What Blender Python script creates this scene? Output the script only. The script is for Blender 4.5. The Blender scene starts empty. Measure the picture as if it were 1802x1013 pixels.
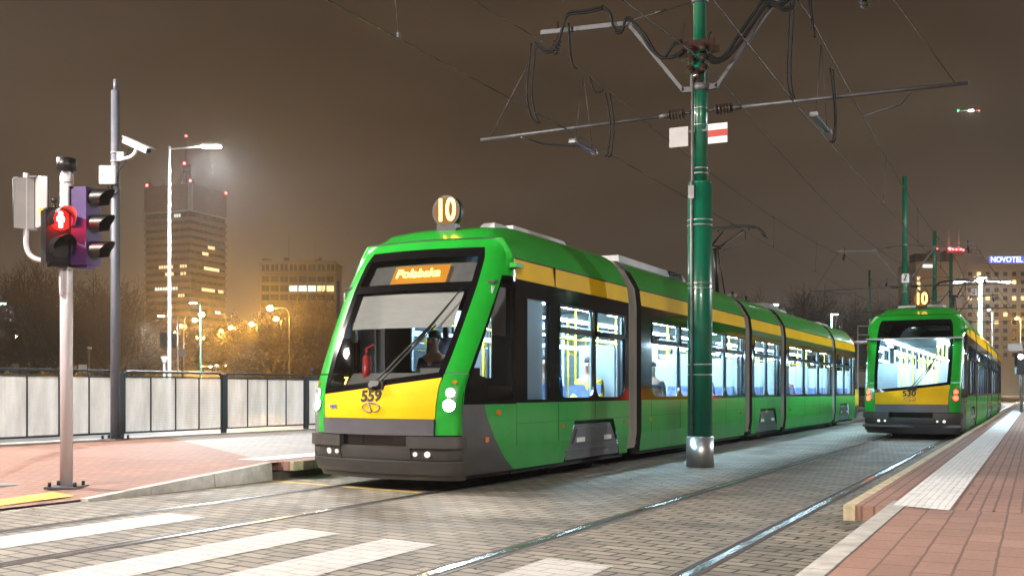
import bpy, bmesh, math, random
from mathutils import Vector, Matrix
sc = bpy.context.scene
col = sc.collection
R = math.radians
# ------------------------------------------------------------------ camera
F, H, VX, HY = 1880.0, 1.175, 1825.0, 688.0     # focal length in photo pixels, eye height, track vanishing point, horizon row
TH = math.atan((VX - 901) / F); CT, ST = math.cos(TH), math.sin(TH)
cd = bpy.data.cameras.new('camera'); cam = bpy.data.objects.new('camera', cd); col.objects.link(cam)
cam.location = (0, 0, H); cam.rotation_euler = (R(90), 0, TH)
cd.sensor_fit = 'HORIZONTAL'; cd.sensor_width = 36; cd.lens = 36 * F / 1802
cd.shift_y = (HY - 506.5) / 1802; cd.clip_start = 0.05; cd.clip_end = 6000
sc.camera = cam
sc.view_settings.view_transform = 'Standard'; sc.view_settings.look = 'None'
sc.view_settings.exposure = 0; sc.view_settings.gamma = 1; sc.view_settings.use_curve_mapping = False
sc.cycles.use_denoising = True
try:
    sc.cycles.denoiser = 'OPENIMAGEDENOISE'; sc.cycles.denoising_prefilter = 'ACCURATE'
except Exception: pass
sc.cycles.max_bounces = 8; sc.cycles.transparent_max_bounces = 24; sc.cycles.volume_bounces = 0
sc.cycles.sample_clamp_indirect = 4; sc.cycles.sample_clamp_direct = 0
sc.cycles.caustics_reflective = False; sc.cycles.caustics_refractive = False
sc.cycles.use_light_tree = True; sc.cycles.volume_step_rate = 4; sc.cycles.volume_max_steps = 64
# ------------------------------------------------------------------ night sky lit by the town (no sun at this hour)
world = bpy.data.worlds.new('World'); sc.world = world; world.use_nodes = True
nt = world.node_tree; nd = nt.nodes; lk = nt.links; nd.clear()
wo = nd.new('ShaderNodeOutputWorld'); bg = nd.new('ShaderNodeBackground'); lk.new(bg.outputs[0], wo.inputs[0])
tc = nd.new('ShaderNodeTexCoord'); sp = nd.new('ShaderNodeSeparateXYZ'); lk.new(tc.outputs['Generated'], sp.inputs[0])
rmp = nd.new('ShaderNodeValToRGB'); lk.new(sp.outputs[2], rmp.inputs[0])
e = rmp.color_ramp.elements
e[0].position = 0.0; e[0].color = (.124, .100, .079, 1)
e[1].position = .42; e[1].color = (.054, .035, .021, 1)
x = e.new(.10); x.color = (.094, .072, .054, 1)
x = e.new(.22); x.color = (.070, .049, .033, 1)
mp = nd.new('ShaderNodeMapping'); mp.inputs['Scale'].default_value = (1.2, 1.2, 4.5); lk.new(tc.outputs['Generated'], mp.inputs[0])
ns = nd.new('ShaderNodeTexNoise'); ns.inputs['Scale'].default_value = 2.6; ns.inputs['Detail'].default_value = 6; ns.inputs['Roughness'].default_value = .5
lk.new(mp.outputs[0], ns.inputs[0])
mr = nd.new('ShaderNodeMapRange'); mr.inputs[1].default_value = .3; mr.inputs[2].default_value = .72; mr.inputs[3].default_value = .74; mr.inputs[4].default_value = 1.34
lk.new(ns.outputs[0], mr.inputs[0])
vm = nd.new('ShaderNodeVectorMath'); vm.operation = 'SCALE'; lk.new(rmp.outputs[0], vm.inputs[0]); lk.new(mr.outputs[0], vm.inputs['Scale'])
lk.new(vm.outputs[0], bg.inputs[0]); bg.inputs[1].default_value = 1.0
# ------------------------------------------------------------------ projection helpers (photo pixel -> real place)
def ray(u, v):
    a = (u - 901) / F; return (-ST + a * CT, CT + a * ST, (HY - v) / F)
def onX(u, v, X):
    d = ray(u, v); k = X / d[0]; return Vector((X, k * d[1], H + k * d[2]))
def onZ(u, v, z):
    d = ray(u, v); k = (z - H) / d[2]; return Vector((k * d[0], k * d[1], z))
def onT(u, v, t):
    d = ray(u, v); k = t / d[1]; return Vector((k * d[0], t, H + k * d[2]))
def onD(u, v, D):
    d = ray(u, v); return Vector((D * d[0], D * d[1], H + D * d[2]))
# ------------------------------------------------------------------ mesh helpers
class MB:
    def __init__(s): s.v = []; s.f = []; s.sm = []
    def add(s, vs, fs, smooth=False):
        o = len(s.v); s.v += [tuple(p) for p in vs]
        for f in fs: s.f.append(tuple(i + o for i in f)); s.sm.append(smooth)
        return s
    def box(s, a, b):
        x0, y0, z0 = a; x1, y1, z1 = b
        vs = [(x0,y0,z0),(x1,y0,z0),(x1,y1,z0),(x0,y1,z0),(x0,y0,z1),(x1,y0,z1),(x1,y1,z1),(x0,y1,z1)]
        return s.add(vs, [(0,3,2,1),(4,5,6,7),(0,1,5,4),(1,2,6,5),(2,3,7,6),(3,0,4,7)])
    def obox(s, c, ax, ay, az):       # oriented box: centre and three half vectors
        c, ax, ay, az = Vector(c), Vector(ax), Vector(ay), Vector(az)
        vs = [c+i*ax+j*ay+k*az for k in (-1,1) for i, j in ((-1,-1),(1,-1),(1,1),(-1,1))]
        return s.add(vs, [(0,3,2,1),(4,5,6,7),(0,1,5,4),(1,2,6,5),(2,3,7,6),(3,0,4,7)])
    def bar(s, p, q, w, h=None, up=(0,0,1)):
        p, q = Vector(p), Vector(q); d = (q - p).normalized(); u = Vector(up)
        if abs(d.dot(u)) > .98: u = Vector((1,0,0))
        sd = d.cross(u).normalized(); u = sd.cross(d)
        return s.obox((p+q)/2, sd*w/2, (q-p)/2, u*(h or w)/2)
    def tube(s, pts, r, n=8, cap=True, smooth=True):
        pts = [Vector(p) for p in pts]; rs = r if isinstance(r, (list, tuple)) else [r]*len(pts)
        vs = []; fs = []; prev = None
        for i, p in enumerate(pts):
            d = (pts[min(i+1,len(pts)-1)] - pts[max(i-1,0)]).normalized()
            if prev is None:
                u = d.cross(Vector((0,0,1)))
                if u.length < .05: u = d.cross(Vector((1,0,0)))
            else: u = prev - d*prev.dot(d)
            u.normalize(); prev = u; w = d.cross(u)
            for k in range(n):
                a = 2*math.pi*k/n; vs.append(p + rs[i]*(math.cos(a)*u + math.sin(a)*w))
        for i in range(len(pts)-1):
            for k in range(n):
                a, b = i*n+k, i*n+(k+1)%n; fs.append((a, b, b+n, a+n))
        s.add(vs, fs, smooth)
        if cap:
            o = len(s.v) - len(vs)
            s.f.append(tuple(o+k for k in range(n))[::-1]); s.sm.append(False)
            s.f.append(tuple(o+(len(pts)-1)*n+k for k in range(n))); s.sm.append(False)
        return s
    def cyl(s, p, q, r, n=16, r2=None): return s.tube([p, q], [r, r if r2 is None else r2], n)
    def prism(s, poly, d):            # planar polygon pushed along d
        n = len(poly); d = Vector(d); vs = [Vector(p) for p in poly]; vs = vs + [p + d for p in vs]
        fs = [tuple(range(n))[::-1], tuple(range(n, 2*n))] + [(i, (i+1)%n, n+(i+1)%n, n+i) for i in range(n)]
        return s.add(vs, fs)
    def grid(s, fn, nu, nv, smooth=True, flip=False):
        vs = [fn(i/nu, j/nv) for j in range(nv+1) for i in range(nu+1)]; fs = []
        for j in range(nv):
            for i in range(nu):
                a = j*(nu+1)+i; f = (a, a+1, a+nu+2, a+nu+1); fs.append(f[::-1] if flip else f)
        return s.add(vs, fs, smooth)
    def sphere(s, c, r, n=12, m=8, sq=(1,1,1)):
        c = Vector(c)
        return s.grid(lambda a, b: c + Vector((r*sq[0]*math.sin(math.pi*b)*math.cos(2*math.pi*a), r*sq[1]*math.sin(math.pi*b)*math.sin(2*math.pi*a), -r*sq[2]*math.cos(math.pi*b))), n, m)
    def build(s, name, mat, parent=None, loc=None, doubles=False, fix=False):
        me = bpy.data.meshes.new(name); me.from_pydata(s.v, [], s.f)
        me.polygons.foreach_set('use_smooth', s.sm); me.materials.append(mat)
        if doubles or fix:
            bm = bmesh.new(); bm.from_mesh(me)
            if doubles: bmesh.ops.remove_doubles(bm, verts=bm.verts, dist=1e-4)
            if fix: bmesh.ops.recalc_face_normals(bm, faces=bm.faces)
            bm.to_mesh(me); bm.free()
        me.update(); return link(name, me, parent, loc)
def link(name, me, parent=None, loc=None):
    o = bpy.data.objects.new(name, me); col.objects.link(o)
    if parent is not None: o.parent = parent
    if loc is not None: o.location = loc
    return o
def tag(o, label=None, cat=None, group=None, kind=None):
    if label: o['label'] = label
    if cat: o['category'] = cat
    if group: o['group'] = group
    if kind: o['kind'] = kind
    return o
def thing(name, label, cat, loc=(0,0,0), rz=0, group=None):
    o = bpy.data.objects.new(name, None); col.objects.link(o); o.location = loc; o.rotation_euler = (0,0,rz); o.empty_display_size = .2
    return tag(o, label, cat, group)
def copy_tree(o, parent=None):
    c = o.copy(); col.objects.link(c)
    if parent is not None: c.parent = parent
    for ch in list(o.children): copy_tree(ch, c)
    return c
def text(name, body, size, mat, parent, M, ext=.004, sx=1.0, align='CENTER', bold=0.0):
    cu = bpy.data.curves.new(name, 'FONT'); cu.body = body; cu.size = size; cu.extrude = ext; cu.align_x = align; cu.align_y = 'CENTER'; cu.offset = bold
    t = bpy.data.objects.new(name, cu); col.objects.link(t)
    dg = bpy.context.evaluated_depsgraph_get(); me = bpy.data.meshes.new_from_object(t.evaluated_get(dg))
    bpy.data.objects.remove(t); bpy.data.curves.remove(cu)
    me.transform(Matrix.Diagonal((sx,1,1,1))); me.transform(M); me.materials.clear(); me.materials.append(mat)
    return link(name, me, parent)
def frame(o, xd, up):                 # matrix with local x along xd, local y along up
    xd = Vector(xd).normalized(); up = Vector(up).normalized(); n = xd.cross(up).normalized(); up = n.cross(xd)
    M = Matrix((xd, up, n)).transposed().to_4x4(); M.translation = Vector(o); return M
def lerp(t, xs, ys):
    if t <= xs[0]: return ys[0]
    for i in range(len(xs)-1):
        if t <= xs[i+1]: return ys[i] + (ys[i+1]-ys[i])*(t-xs[i])/(xs[i+1]-xs[i])
    return ys[-1]
def curve_pts(pts, n=10):             # Catmull-Rom through points
    P = [Vector(p) for p in pts]; P = [2*P[0]-P[1]] + P + [2*P[-1]-P[-2]]; out = []
    for i in range(1, len(P)-2):
        for k in range(n):
            t = k/n; a, b, c, d = P[i-1:i+3]
            out.append(.5*((2*b) + (c-a)*t + (2*a-5*b+4*c-d)*t*t + (3*b-a-3*c+d)*t**3))
    return out + [P[-2]]
# ------------------------------------------------------------------ materials
def mat(name, c, rough=.5, metal=0, vary=.0, vscale=4, bump=0, bscale=40, coat=0, stretch=(1,1,1), spec=.5, c2=None):
    m = bpy.data.materials.new(name); m.use_nodes = True; n = m.node_tree.nodes; l = m.node_tree.links; b = n['Principled BSDF']
    b.inputs['Base Color'].default_value = (*c, 1); b.inputs['Roughness'].default_value = rough; b.inputs['Metallic'].default_value = metal
    b.inputs['Coat Weight'].default_value = coat; b.inputs['Coat Roughness'].default_value = .06; b.inputs['Specular IOR Level'].default_value = spec
    if vary or bump:
        t = n.new('ShaderNodeTexCoord'); mp = n.new('ShaderNodeMapping'); mp.inputs['Scale'].default_value = stretch; l.new(t.outputs['Object'], mp.inputs[0])
    if vary:
        q = n.new('ShaderNodeTexNoise'); q.inputs['Scale'].default_value = vscale; q.inputs['Detail'].default_value = 7; q.inputs['Roughness'].default_value = .62; l.new(mp.outputs[0], q.inputs[0])
        r = n.new('ShaderNodeValToRGB'); l.new(q.outputs[0], r.inputs[0]); d = c2 or tuple(k*(1-vary) for k in c); u = tuple(min(1, k*(1+vary*.6)) for k in c)
        r.color_ramp.elements[0].position = .32; r.color_ramp.elements[1].position = .68
        r.color_ramp.elements[0].color = (*d, 1); r.color_ramp.elements[1].color = (*u, 1); l.new(r.outputs[0], b.inputs['Base Color'])
        mr = n.new('ShaderNodeMapRange'); mr.inputs[3].default_value = max(.02, rough-.1); mr.inputs[4].default_value = min(1, rough+.14); l.new(q.outputs[0], mr.inputs[0]); l.new(mr.outputs[0], b.inputs['Roughness'])
    if bump:
        q2 = n.new('ShaderNodeTexNoise'); q2.inputs['Scale'].default_value = bscale; q2.inputs['Detail'].default_value = 4; l.new(mp.outputs[0], q2.inputs[0])
        bp = n.new('ShaderNodeBump'); bp.inputs['Strength'].default_value = bump; bp.inputs['Distance'].default_value = .02; l.new(q2.outputs[0], bp.inputs['Height']); l.new(bp.outputs[0], b.inputs['Normal'])
    return m
def emit(name, c, s):
    m = bpy.data.materials.new(name); m.use_nodes = True; b = m.node_tree.nodes['Principled BSDF']
    b.inputs['Base Color'].default_value = (.02,.02,.02,1); b.inputs['Emission Color'].default_value = (*c, 1); b.inputs['Emission Strength'].default_value = s; b.inputs['Specular IOR Level'].default_value = .1
    return m
def glass(name, tint, refl=.9, rough=.02, ior=1.5):
    m = bpy.data.materials.new(name); m.use_nodes = True; n = m.node_tree.nodes; l = m.node_tree.links; n.clear()
    o = n.new('ShaderNodeOutputMaterial'); mx = n.new('ShaderNodeMixShader'); tr = n.new('ShaderNodeBsdfTransparent'); g = n.new('ShaderNodeBsdfGlossy')
    fr = n.new('ShaderNodeFresnel'); fr.inputs[0].default_value = ior; tr.inputs[0].default_value = (*tint, 1); g.inputs[0].default_value = (refl,refl,refl,1); g.inputs['Roughness'].default_value = rough
    l.new(fr.outputs[0], mx.inputs[0]); l.new(tr.outputs[0], mx.inputs[1]); l.new(g.outputs[0], mx.inputs[2]); l.new(mx.outputs[0], o.inputs[0])
    return m
def paving(name, c1, c2, mortar, bw, bh, ms, rot=0, offset=.5, rough=.75, bump=.5, freq=2, grime=.35, coord='Object', loc=(0,0,0), scale2=1.3, smooth=.1):
    m = bpy.data.materials.new(name); m.use_nodes = True; n = m.node_tree.nodes; l = m.node_tree.links; b = n['Principled BSDF']
    t = n.new('ShaderNodeTexCoord'); mp = n.new('ShaderNodeMapping'); mp.inputs['Rotation'].default_value = (0,0,rot); mp.inputs['Location'].default_value = loc; l.new(t.outputs[coord], mp.inputs[0])
    # a little wobble so that the joints are not ruler-straight
    w = n.new('ShaderNodeTexNoise'); w.inputs['Scale'].default_value = 3.1; w.inputs['Detail'].default_value = 3; l.new(mp.outputs[0], w.inputs[0])
    sb = n.new('ShaderNodeVectorMath'); sb.operation = 'MULTIPLY_ADD'; sb.inputs[1].default_value = (.018,.018,0); l.new(w.outputs['Color'], sb.inputs[0]); l.new(mp.outputs[0], sb.inputs[2])
    k = n.new('ShaderNodeTexBrick'); l.new(sb.outputs[0], k.inputs[0]); k.inputs['Scale'].default_value = 1; k.inputs['Brick Width'].default_value = bw; k.inputs['Row Height'].default_value = bh
    k.inputs['Mortar Size'].default_value = ms; k.inputs['Mortar Smooth'].default_value = smooth; k.inputs['Bias'].default_value = 0; k.offset = offset; k.offset_frequency = freq; k.squash = 1
    k.inputs['Color1'].default_value = (*c1,1); k.inputs['Color2'].default_value = (*c2,1); k.inputs['Mortar'].default_value = (*mortar,1)
    q = n.new('ShaderNodeTexNoise'); q.inputs['Scale'].default_value = scale2; q.inputs['Detail'].default_value = 9; q.inputs['Roughness'].default_value = .65; l.new(t.outputs[coord], q.inputs[0])
    r = n.new('ShaderNodeMapRange'); r.inputs[1].default_value = .3; r.inputs[2].default_value = .7; r.inputs[3].default_value = 1-grime; r.inputs[4].default_value = 1.12; l.new(q.outputs[0], r.inputs[0])
    q3 = n.new('ShaderNodeTexNoise'); q3.inputs['Scale'].default_value = 42; q3.inputs['Detail'].default_value = 5; l.new(t.outputs[coord], q3.inputs[0])
    r3 = n.new('ShaderNodeMapRange'); r3.inputs[1].default_value = .25; r3.inputs[2].default_value = .75; r3.inputs[3].default_value = .84; r3.inputs[4].default_value = 1.1; l.new(q3.outputs[0], r3.inputs[0])
    mm = n.new('ShaderNodeMath'); mm.operation = 'MULTIPLY'; l.new(r.outputs[0], mm.inputs[0]); l.new(r3.outputs[0], mm.inputs[1])
    v = n.new('ShaderNodeVectorMath'); v.operation = 'SCALE'; l.new(k.outputs[0], v.inputs[0]); l.new(mm.outputs[0], v.inputs['Scale']); l.new(v.outputs[0], b.inputs['Base Color'])
    mr = n.new('ShaderNodeMapRange'); mr.inputs[3].default_value = rough-.16; mr.inputs[4].default_value = rough+.12; l.new(q.outputs[0], mr.inputs[0]); l.new(mr.outputs[0], b.inputs['Roughness'])
    iv = n.new('ShaderNodeMath'); iv.operation = 'MULTIPLY_ADD'; iv.inputs[1].default_value = -1; l.new(k.outputs['Fac'], iv.inputs[0])
    q4 = n.new('ShaderNodeMath'); q4.operation = 'MULTIPLY'; q4.inputs[1].default_value = .35; l.new(q3.outputs[0], q4.inputs[0]); l.new(q4.outputs[0], iv.inputs[2])
    bp = n.new('ShaderNodeBump'); bp.inputs['Strength'].default_value = bump; bp.inputs['Distance'].default_value = .008; l.new(iv.outputs[0], bp.inputs['Height']); l.new(bp.outputs[0], b.inputs['Normal'])
    return m
def grime(m):        # road dirt: vertical streaks and a splash band low on the panels
    n = m.node_tree.nodes; l = m.node_tree.links; b = n['Principled BSDF']; src = b.inputs['Base Color'].links[0].from_socket
    t = n.new('ShaderNodeTexCoord'); mp = n.new('ShaderNodeMapping'); mp.inputs['Scale'].default_value = (2.6, 2.6, .5); l.new(t.outputs['Object'], mp.inputs[0])
    q = n.new('ShaderNodeTexNoise'); q.inputs['Scale'].default_value = 1; q.inputs['Detail'].default_value = 8; q.inputs['Roughness'].default_value = .7; l.new(mp.outputs[0], q.inputs[0])
    s = n.new('ShaderNodeSeparateXYZ'); l.new(t.outputs['Object'], s.inputs[0])
    z = n.new('ShaderNodeMapRange'); z.inputs[1].default_value = .20; z.inputs[2].default_value = .75; z.inputs[3].default_value = .26; z.inputs[4].default_value = .0; l.new(s.outputs[2], z.inputs[0])
    a = n.new('ShaderNodeMath'); a.operation = 'ADD'; l.new(q.outputs[0], a.inputs[0]); l.new(z.outputs[0], a.inputs[1])
    r = n.new('ShaderNodeMapRange'); r.inputs[1].default_value = .50; r.inputs[2].default_value = 1.0; r.inputs[4].default_value = .42; l.new(a.outputs[0], r.inputs[0])
    x = n.new('ShaderNodeMix'); x.data_type = 'RGBA'; l.new(r.outputs[0], x.inputs[0]); l.new(src, x.inputs[6]); x.inputs[7].default_value = (.05,.10,.045,1); l.new(x.outputs[2], b.inputs['Base Color'])
    g = n.new('ShaderNodeMapRange'); g.inputs[3].default_value = .28; g.inputs[4].default_value = .48; l.new(r.outputs[0], g.inputs[0]); l.new(g.outputs[0], b.inputs['Roughness'])
M = {}
M['green'] = mat('tram_green', (.010,.34,.026), .30, coat=.35, vary=.10, vscale=1.5, c2=(.010,.29,.024))
grime(M['green'])
M['darkgreen'] = mat('tram_dark_green', (.008,.06,.02), .35, coat=.4)
M['yellow'] = mat('tram_yellow', (.78,.47,.004), .6, coat=.0, spec=.12, vary=.1, vscale=1.5)
M['black'] = mat('gloss_black', (.005,.005,.006), .10, spec=.35)
M['seam'] = mat('seam_black', (.006,.006,.006), .7)
M['grey'] = mat('bumper_grey', (.050,.046,.044), .42, vary=.25, vscale=3)
M['purplegrey'] = mat('strip_grey', (.085,.082,.098), .38, coat=.3, vary=.12)
M['cover'] = mat('bogie_grey', (.12,.12,.13), .35, metal=.3, vary=.3, vscale=3)
M['under'] = mat('underfloor_black', (.012,.011,.010), .85)
M['bellow'] = mat('bellows_fabric', (.30,.28,.26), .8, vary=.35, vscale=2, stretch=(1,1,.3))
M['roofgrey'] = mat('roof_box_grey', (.52,.52,.54), .5, vary=.15)
M['lining'] = mat('interior_white', (.36,.43,.48), .6, vary=.12)
M['floor'] = mat('interior_floor', (.12,.13,.15), .6, vary=.3)
M['seatblue'] = mat('seat_blue', (.10,.15,.30), .8, vary=.4, vscale=8)
M['pole_y'] = mat('grab_yellow', (.75,.55,.02), .4)
M['dash'] = mat('dash_grey', (.16,.155,.15), .7, vary=.2)
M['darkwall'] = mat('cab_wall_dark', (.03,.028,.028), .7)
M['blind'] = mat('sun_blind', (.46,.44,.42), .9, vary=.08, stretch=(1,1,6))
M['red'] = mat('red_paint', (.45,.02,.015), .4)
M['orange'] = mat('orange_reflector', (.75,.16,.01), .25, coat=1)
M['rubber'] = mat('rubber', (.012,.012,.012), .6)
M['steel'] = mat('galvanised', (.095,.095,.105), .5, metal=.5, vary=.25, vscale=6)
M['dsteel'] = mat('dull_steel', (.22,.22,.23), .5, metal=.6, vary=.3, vscale=8)
M['railsteel'] = mat('rail_steel', (.62,.60,.58), .20, metal=1, vary=.2, vscale=3, stretch=(1,.1,1))
M['railside'] = mat('rail_side', (.05,.042,.036), .8, vary=.4)
M['chrome'] = mat('polished_steel', (.60,.60,.60), .34, metal=.9, vary=.15, vscale=5, stretch=(1,1,.2))
M['polegreen'] = mat('mast_green', (.003,.135,.075), .34, coat=.5, vary=.18, vscale=2, stretch=(1,1,.25))
M['white'] = mat('white_paint', (.78,.78,.77), .45, vary=.06)
M['greypaint'] = mat('grey_paint', (.40,.39,.40), .45, vary=.12)
M['dullwhite'] = mat('dull_white', (.26,.26,.265), .55, vary=.12)
M['lavender'] = mat('pole_pale', (.62,.57,.62), .38, coat=.3, vary=.1, vscale=3, stretch=(1,1,.2))
M['purple'] = mat('signal_purple', (.060,.020,.135), .5, vary=.2)
M['blackpl'] = mat('black_plastic', (.006,.005,.006), .42)
M['porcelain'] = mat('insulator_brown', (.035,.018,.014), .15, coat=1)
M['cable'] = mat('cable_black', (.004,.004,.004), .6, spec=.2)
M['wire'] = mat('copper_wire', (.025,.022,.02), .55)
M['blueins'] = mat('insulator_blue', (.03,.06,.22), .3)
M['winglass'] = glass('side_window_glass', (.93,.96,.97))
M['windshield'] = glass('windshield_glass', (.80,.83,.84), ior=1.45)
M['cabglass'] = glass('cab_side_glass', (.74,.76,.79), ior=1.5)
M['concrete'] = mat('kerb_concrete', (.42,.40,.37), .75, vary=.3, vscale=5, bump=.3)
M['beige'] = mat('edge_beige', (.56,.47,.31), .8, vary=.4, vscale=9, bump=.4)
M['amber'] = emit('led_amber', (1,.52,.08), 11)
M['amberglow'] = emit('amber_bloom_face', (1,.36,.02), 1.0)  # glowing face stands in for the bloom around the sign's letters
M['discface'] = emit('disc_face_bloom', (1,.36,.02), .28)  # bloom of the amber digits painted as a glow on the black disc
M['headlamp'] = emit('headlamp_white', (1,.98,.93), 900)
M['headlamp2'] = emit('headlamp_dim', (1,.93,.8), 9)
M['taillamp'] = emit('tail_lamp_red', (1,.022,.012), 22)
M['smalllamp'] = emit('marker_white', (1,.95,.85), 1.2)
M['striplight'] = emit('ceiling_light', (.56,.83,1), 140)
M['frost'] = mat('frosted_panel', (.8,.8,.8), .6)
M['frost'].node_tree.nodes['Principled BSDF'].inputs['Transmission Weight'].default_value = .0
_t = M['frost'].node_tree.nodes.new('ShaderNodeBsdfTranslucent'); _t.inputs[0].default_value = (.9,.92,.95,1); _o = M['frost'].node_tree.nodes['Material Output']; _m = M['frost'].node_tree.nodes.new('ShaderNodeMixShader'); _m.inputs[0].default_value = .6
M['frost'].node_tree.links.new(M['frost'].node_tree.nodes['Principled BSDF'].outputs[0], _m.inputs[1]); M['frost'].node_tree.links.new(_t.outputs[0], _m.inputs[2]); M['frost'].node_tree.links.new(_m.outputs[0], _o.inputs['Surface'])
M['redman'] = emit('signal_red_lamp', (1,.35,.30), 16)
M['reddisc'] = emit('signal_red_disc', (1,.006,.004), 4)
M['redled'] = emit('warning_lamp_red', (1,.05,.05), 25)
M['ledhead'] = emit('led_lamp_face', (.93,.97,1), 2600)
M['sodium'] = emit('sodium_lamp_face', (1,.50,.09), 1300)
M['warmwin'] = emit('lit_window_warm', (1,.80,.40), 1.5)
M['coolwin'] = emit('lit_window_cool', (.9,1,.92), 1.4)
# ------------------------------------------------------------------ the tram (local frame: x across, y from nose to tail, z up)
ZT = lambda b: 1.235 + .095*b - .012*(1-b*b)      # lower edge of the windscreen, deeper on one side
ZC = [.12, .20, .45, .66, 1.0, 1.22, 1.35, 1.6, 1.9, 2.34, 2.6, 2.94, 3.12]
YC = [.14, .10, .0, .0, .0, .04, .11, .26, .45, .73, .90, 1.13, 1.27]
def xs(z): return lerp(z, [.1, .25, .5, 2.5, 2.84, 3.0, 3.12, 3.3], [1.13, 1.17, 1.2, 1.2, 1.17, 1.09, 1.0, .84])
def S2(b, z):
    a = abs(b); sg = 1 if b >= 0 else -1; yc = lerp(z, ZC, YC); w = xs(z)/1.2
    yo = min(yc + .27, 1.385)
    xi = lerp(z, [.6, 1.6], [.845, .90])
    if a <= 1: x = xi*a; y = yc + .12*a*a
    elif a <= 2:
        q = a - 1; y0 = min(yc + .12, 1.38); x = (1-q)**2*xi + 2*q*(1-q)*1.06 + q*q*1.12
        y = (1-q)**2*y0 + 2*q*(1-q)*min(y0+.055, 1.384) + q*q*yo
    else:
        q = a - 2; x = 1.12 + .08*(1-(1-q)**2); y = yo + (1.4-yo)*q
    k = -.15*max(0, min(1, (2.6-z)/1.4)) * max(0, (1.4-y)/1.4)
    return Vector((sg*x*w, y + k*sg*x, z))
def SN(b, z):
    e = .01; n = (S2(b+e, z)-S2(b-e, z)).cross(S2(b, z+e)-S2(b, z-e)); return n.normalized()
def SO(b, z, off): return S2(b, z) + SN(b, z)*off
def patch(name, m, fb, nu, nv, off, parent, rim=0):
    mb = MB(); mb.grid(lambda s, t: SO(*fb(s, t), off), nu, nv)
    if rim:
        def strip(g, n, fl):
            mb.grid(lambda s, t: SO(*fb(*g(s)), off - rim*t), n, 1, smooth=False, flip=fl)
        strip(lambda s: (s, 0), nu, True); strip(lambda s: (s, 1), nu, False); strip(lambda s: (0, s), nv, False); strip(lambda s: (1, s), nv, True)
    return mb.build(name, m, parent)
MODS = [(1.4, 5.5), (6.1, 13.1), (13.7, 16.8), (17.4, 24.4), (25.0, 29.1)]
JOINTS = [(5.5, 6.1), (13.1, 13.7), (16.8, 17.4), (24.4, 25.0)]
WINS = [[(2.75, 4.03), (4.10, 5.34)], [(6.65, 8.2), (8.27, 9.85), (9.92, 11.4), (11.47, 12.92)], [(13.95, 15.2), (15.27, 16.6)],
        [(17.75, 19.8), (19.9, 22.0), (22.1, 24.15)], [(25.3, 26.75), (26.83, 28.3)]]
BOGIES = {0: (2.95, 5.15), 2: (14.2, 16.45), 4: (25.6, 27.9)}
def xside(z): return lerp(z, [.18, .30, .5, 2.5, 2.84], [1.165, 1.185, 1.2, 1.2, 1.17])
def holed(y0, y1, z0, z1, holes, sg, xo, th, m, name, parent):
    ys = sorted({y0, y1, *[h[0] for h in holes], *[h[1] for h in holes]}); zs = sorted({z0, z1, *[h[2] for h in holes], *[h[3] for h in holes]})
    mb = MB()
    def q(pts, out):
        mb.add(pts, [(0,1,2,3) if out else (3,2,1,0)])
    for i in range(len(ys)-1):
        for j in range(len(zs)-1):
            ym, zm = (ys[i]+ys[i+1])/2, (zs[j]+zs[j+1])/2
            if any(h[0] < ym < h[1] and h[2] < zm < h[3] for h in holes): continue
            for x, o in ((xo, True), (xo-th, False)):
                q([(sg*x, ys[i], zs[j]), (sg*x, ys[i+1], zs[j]), (sg*x, ys[i+1], zs[j+1]), (sg*x, ys[i], zs[j+1])], o == (sg > 0))
    for a, b, c, d in holes:
        L = [(a,c),(b,c),(b,d),(a,d)]
        for k in range(4):
            (p, r), (s, t) = L[k], L[(k+1) % 4]
            q([(sg*xo, p, r), (sg*(xo-th), p, r), (sg*(xo-th), s, t), (sg*xo, s, t)], sg < 0)
    return mb.build(name, m, parent)
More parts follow.
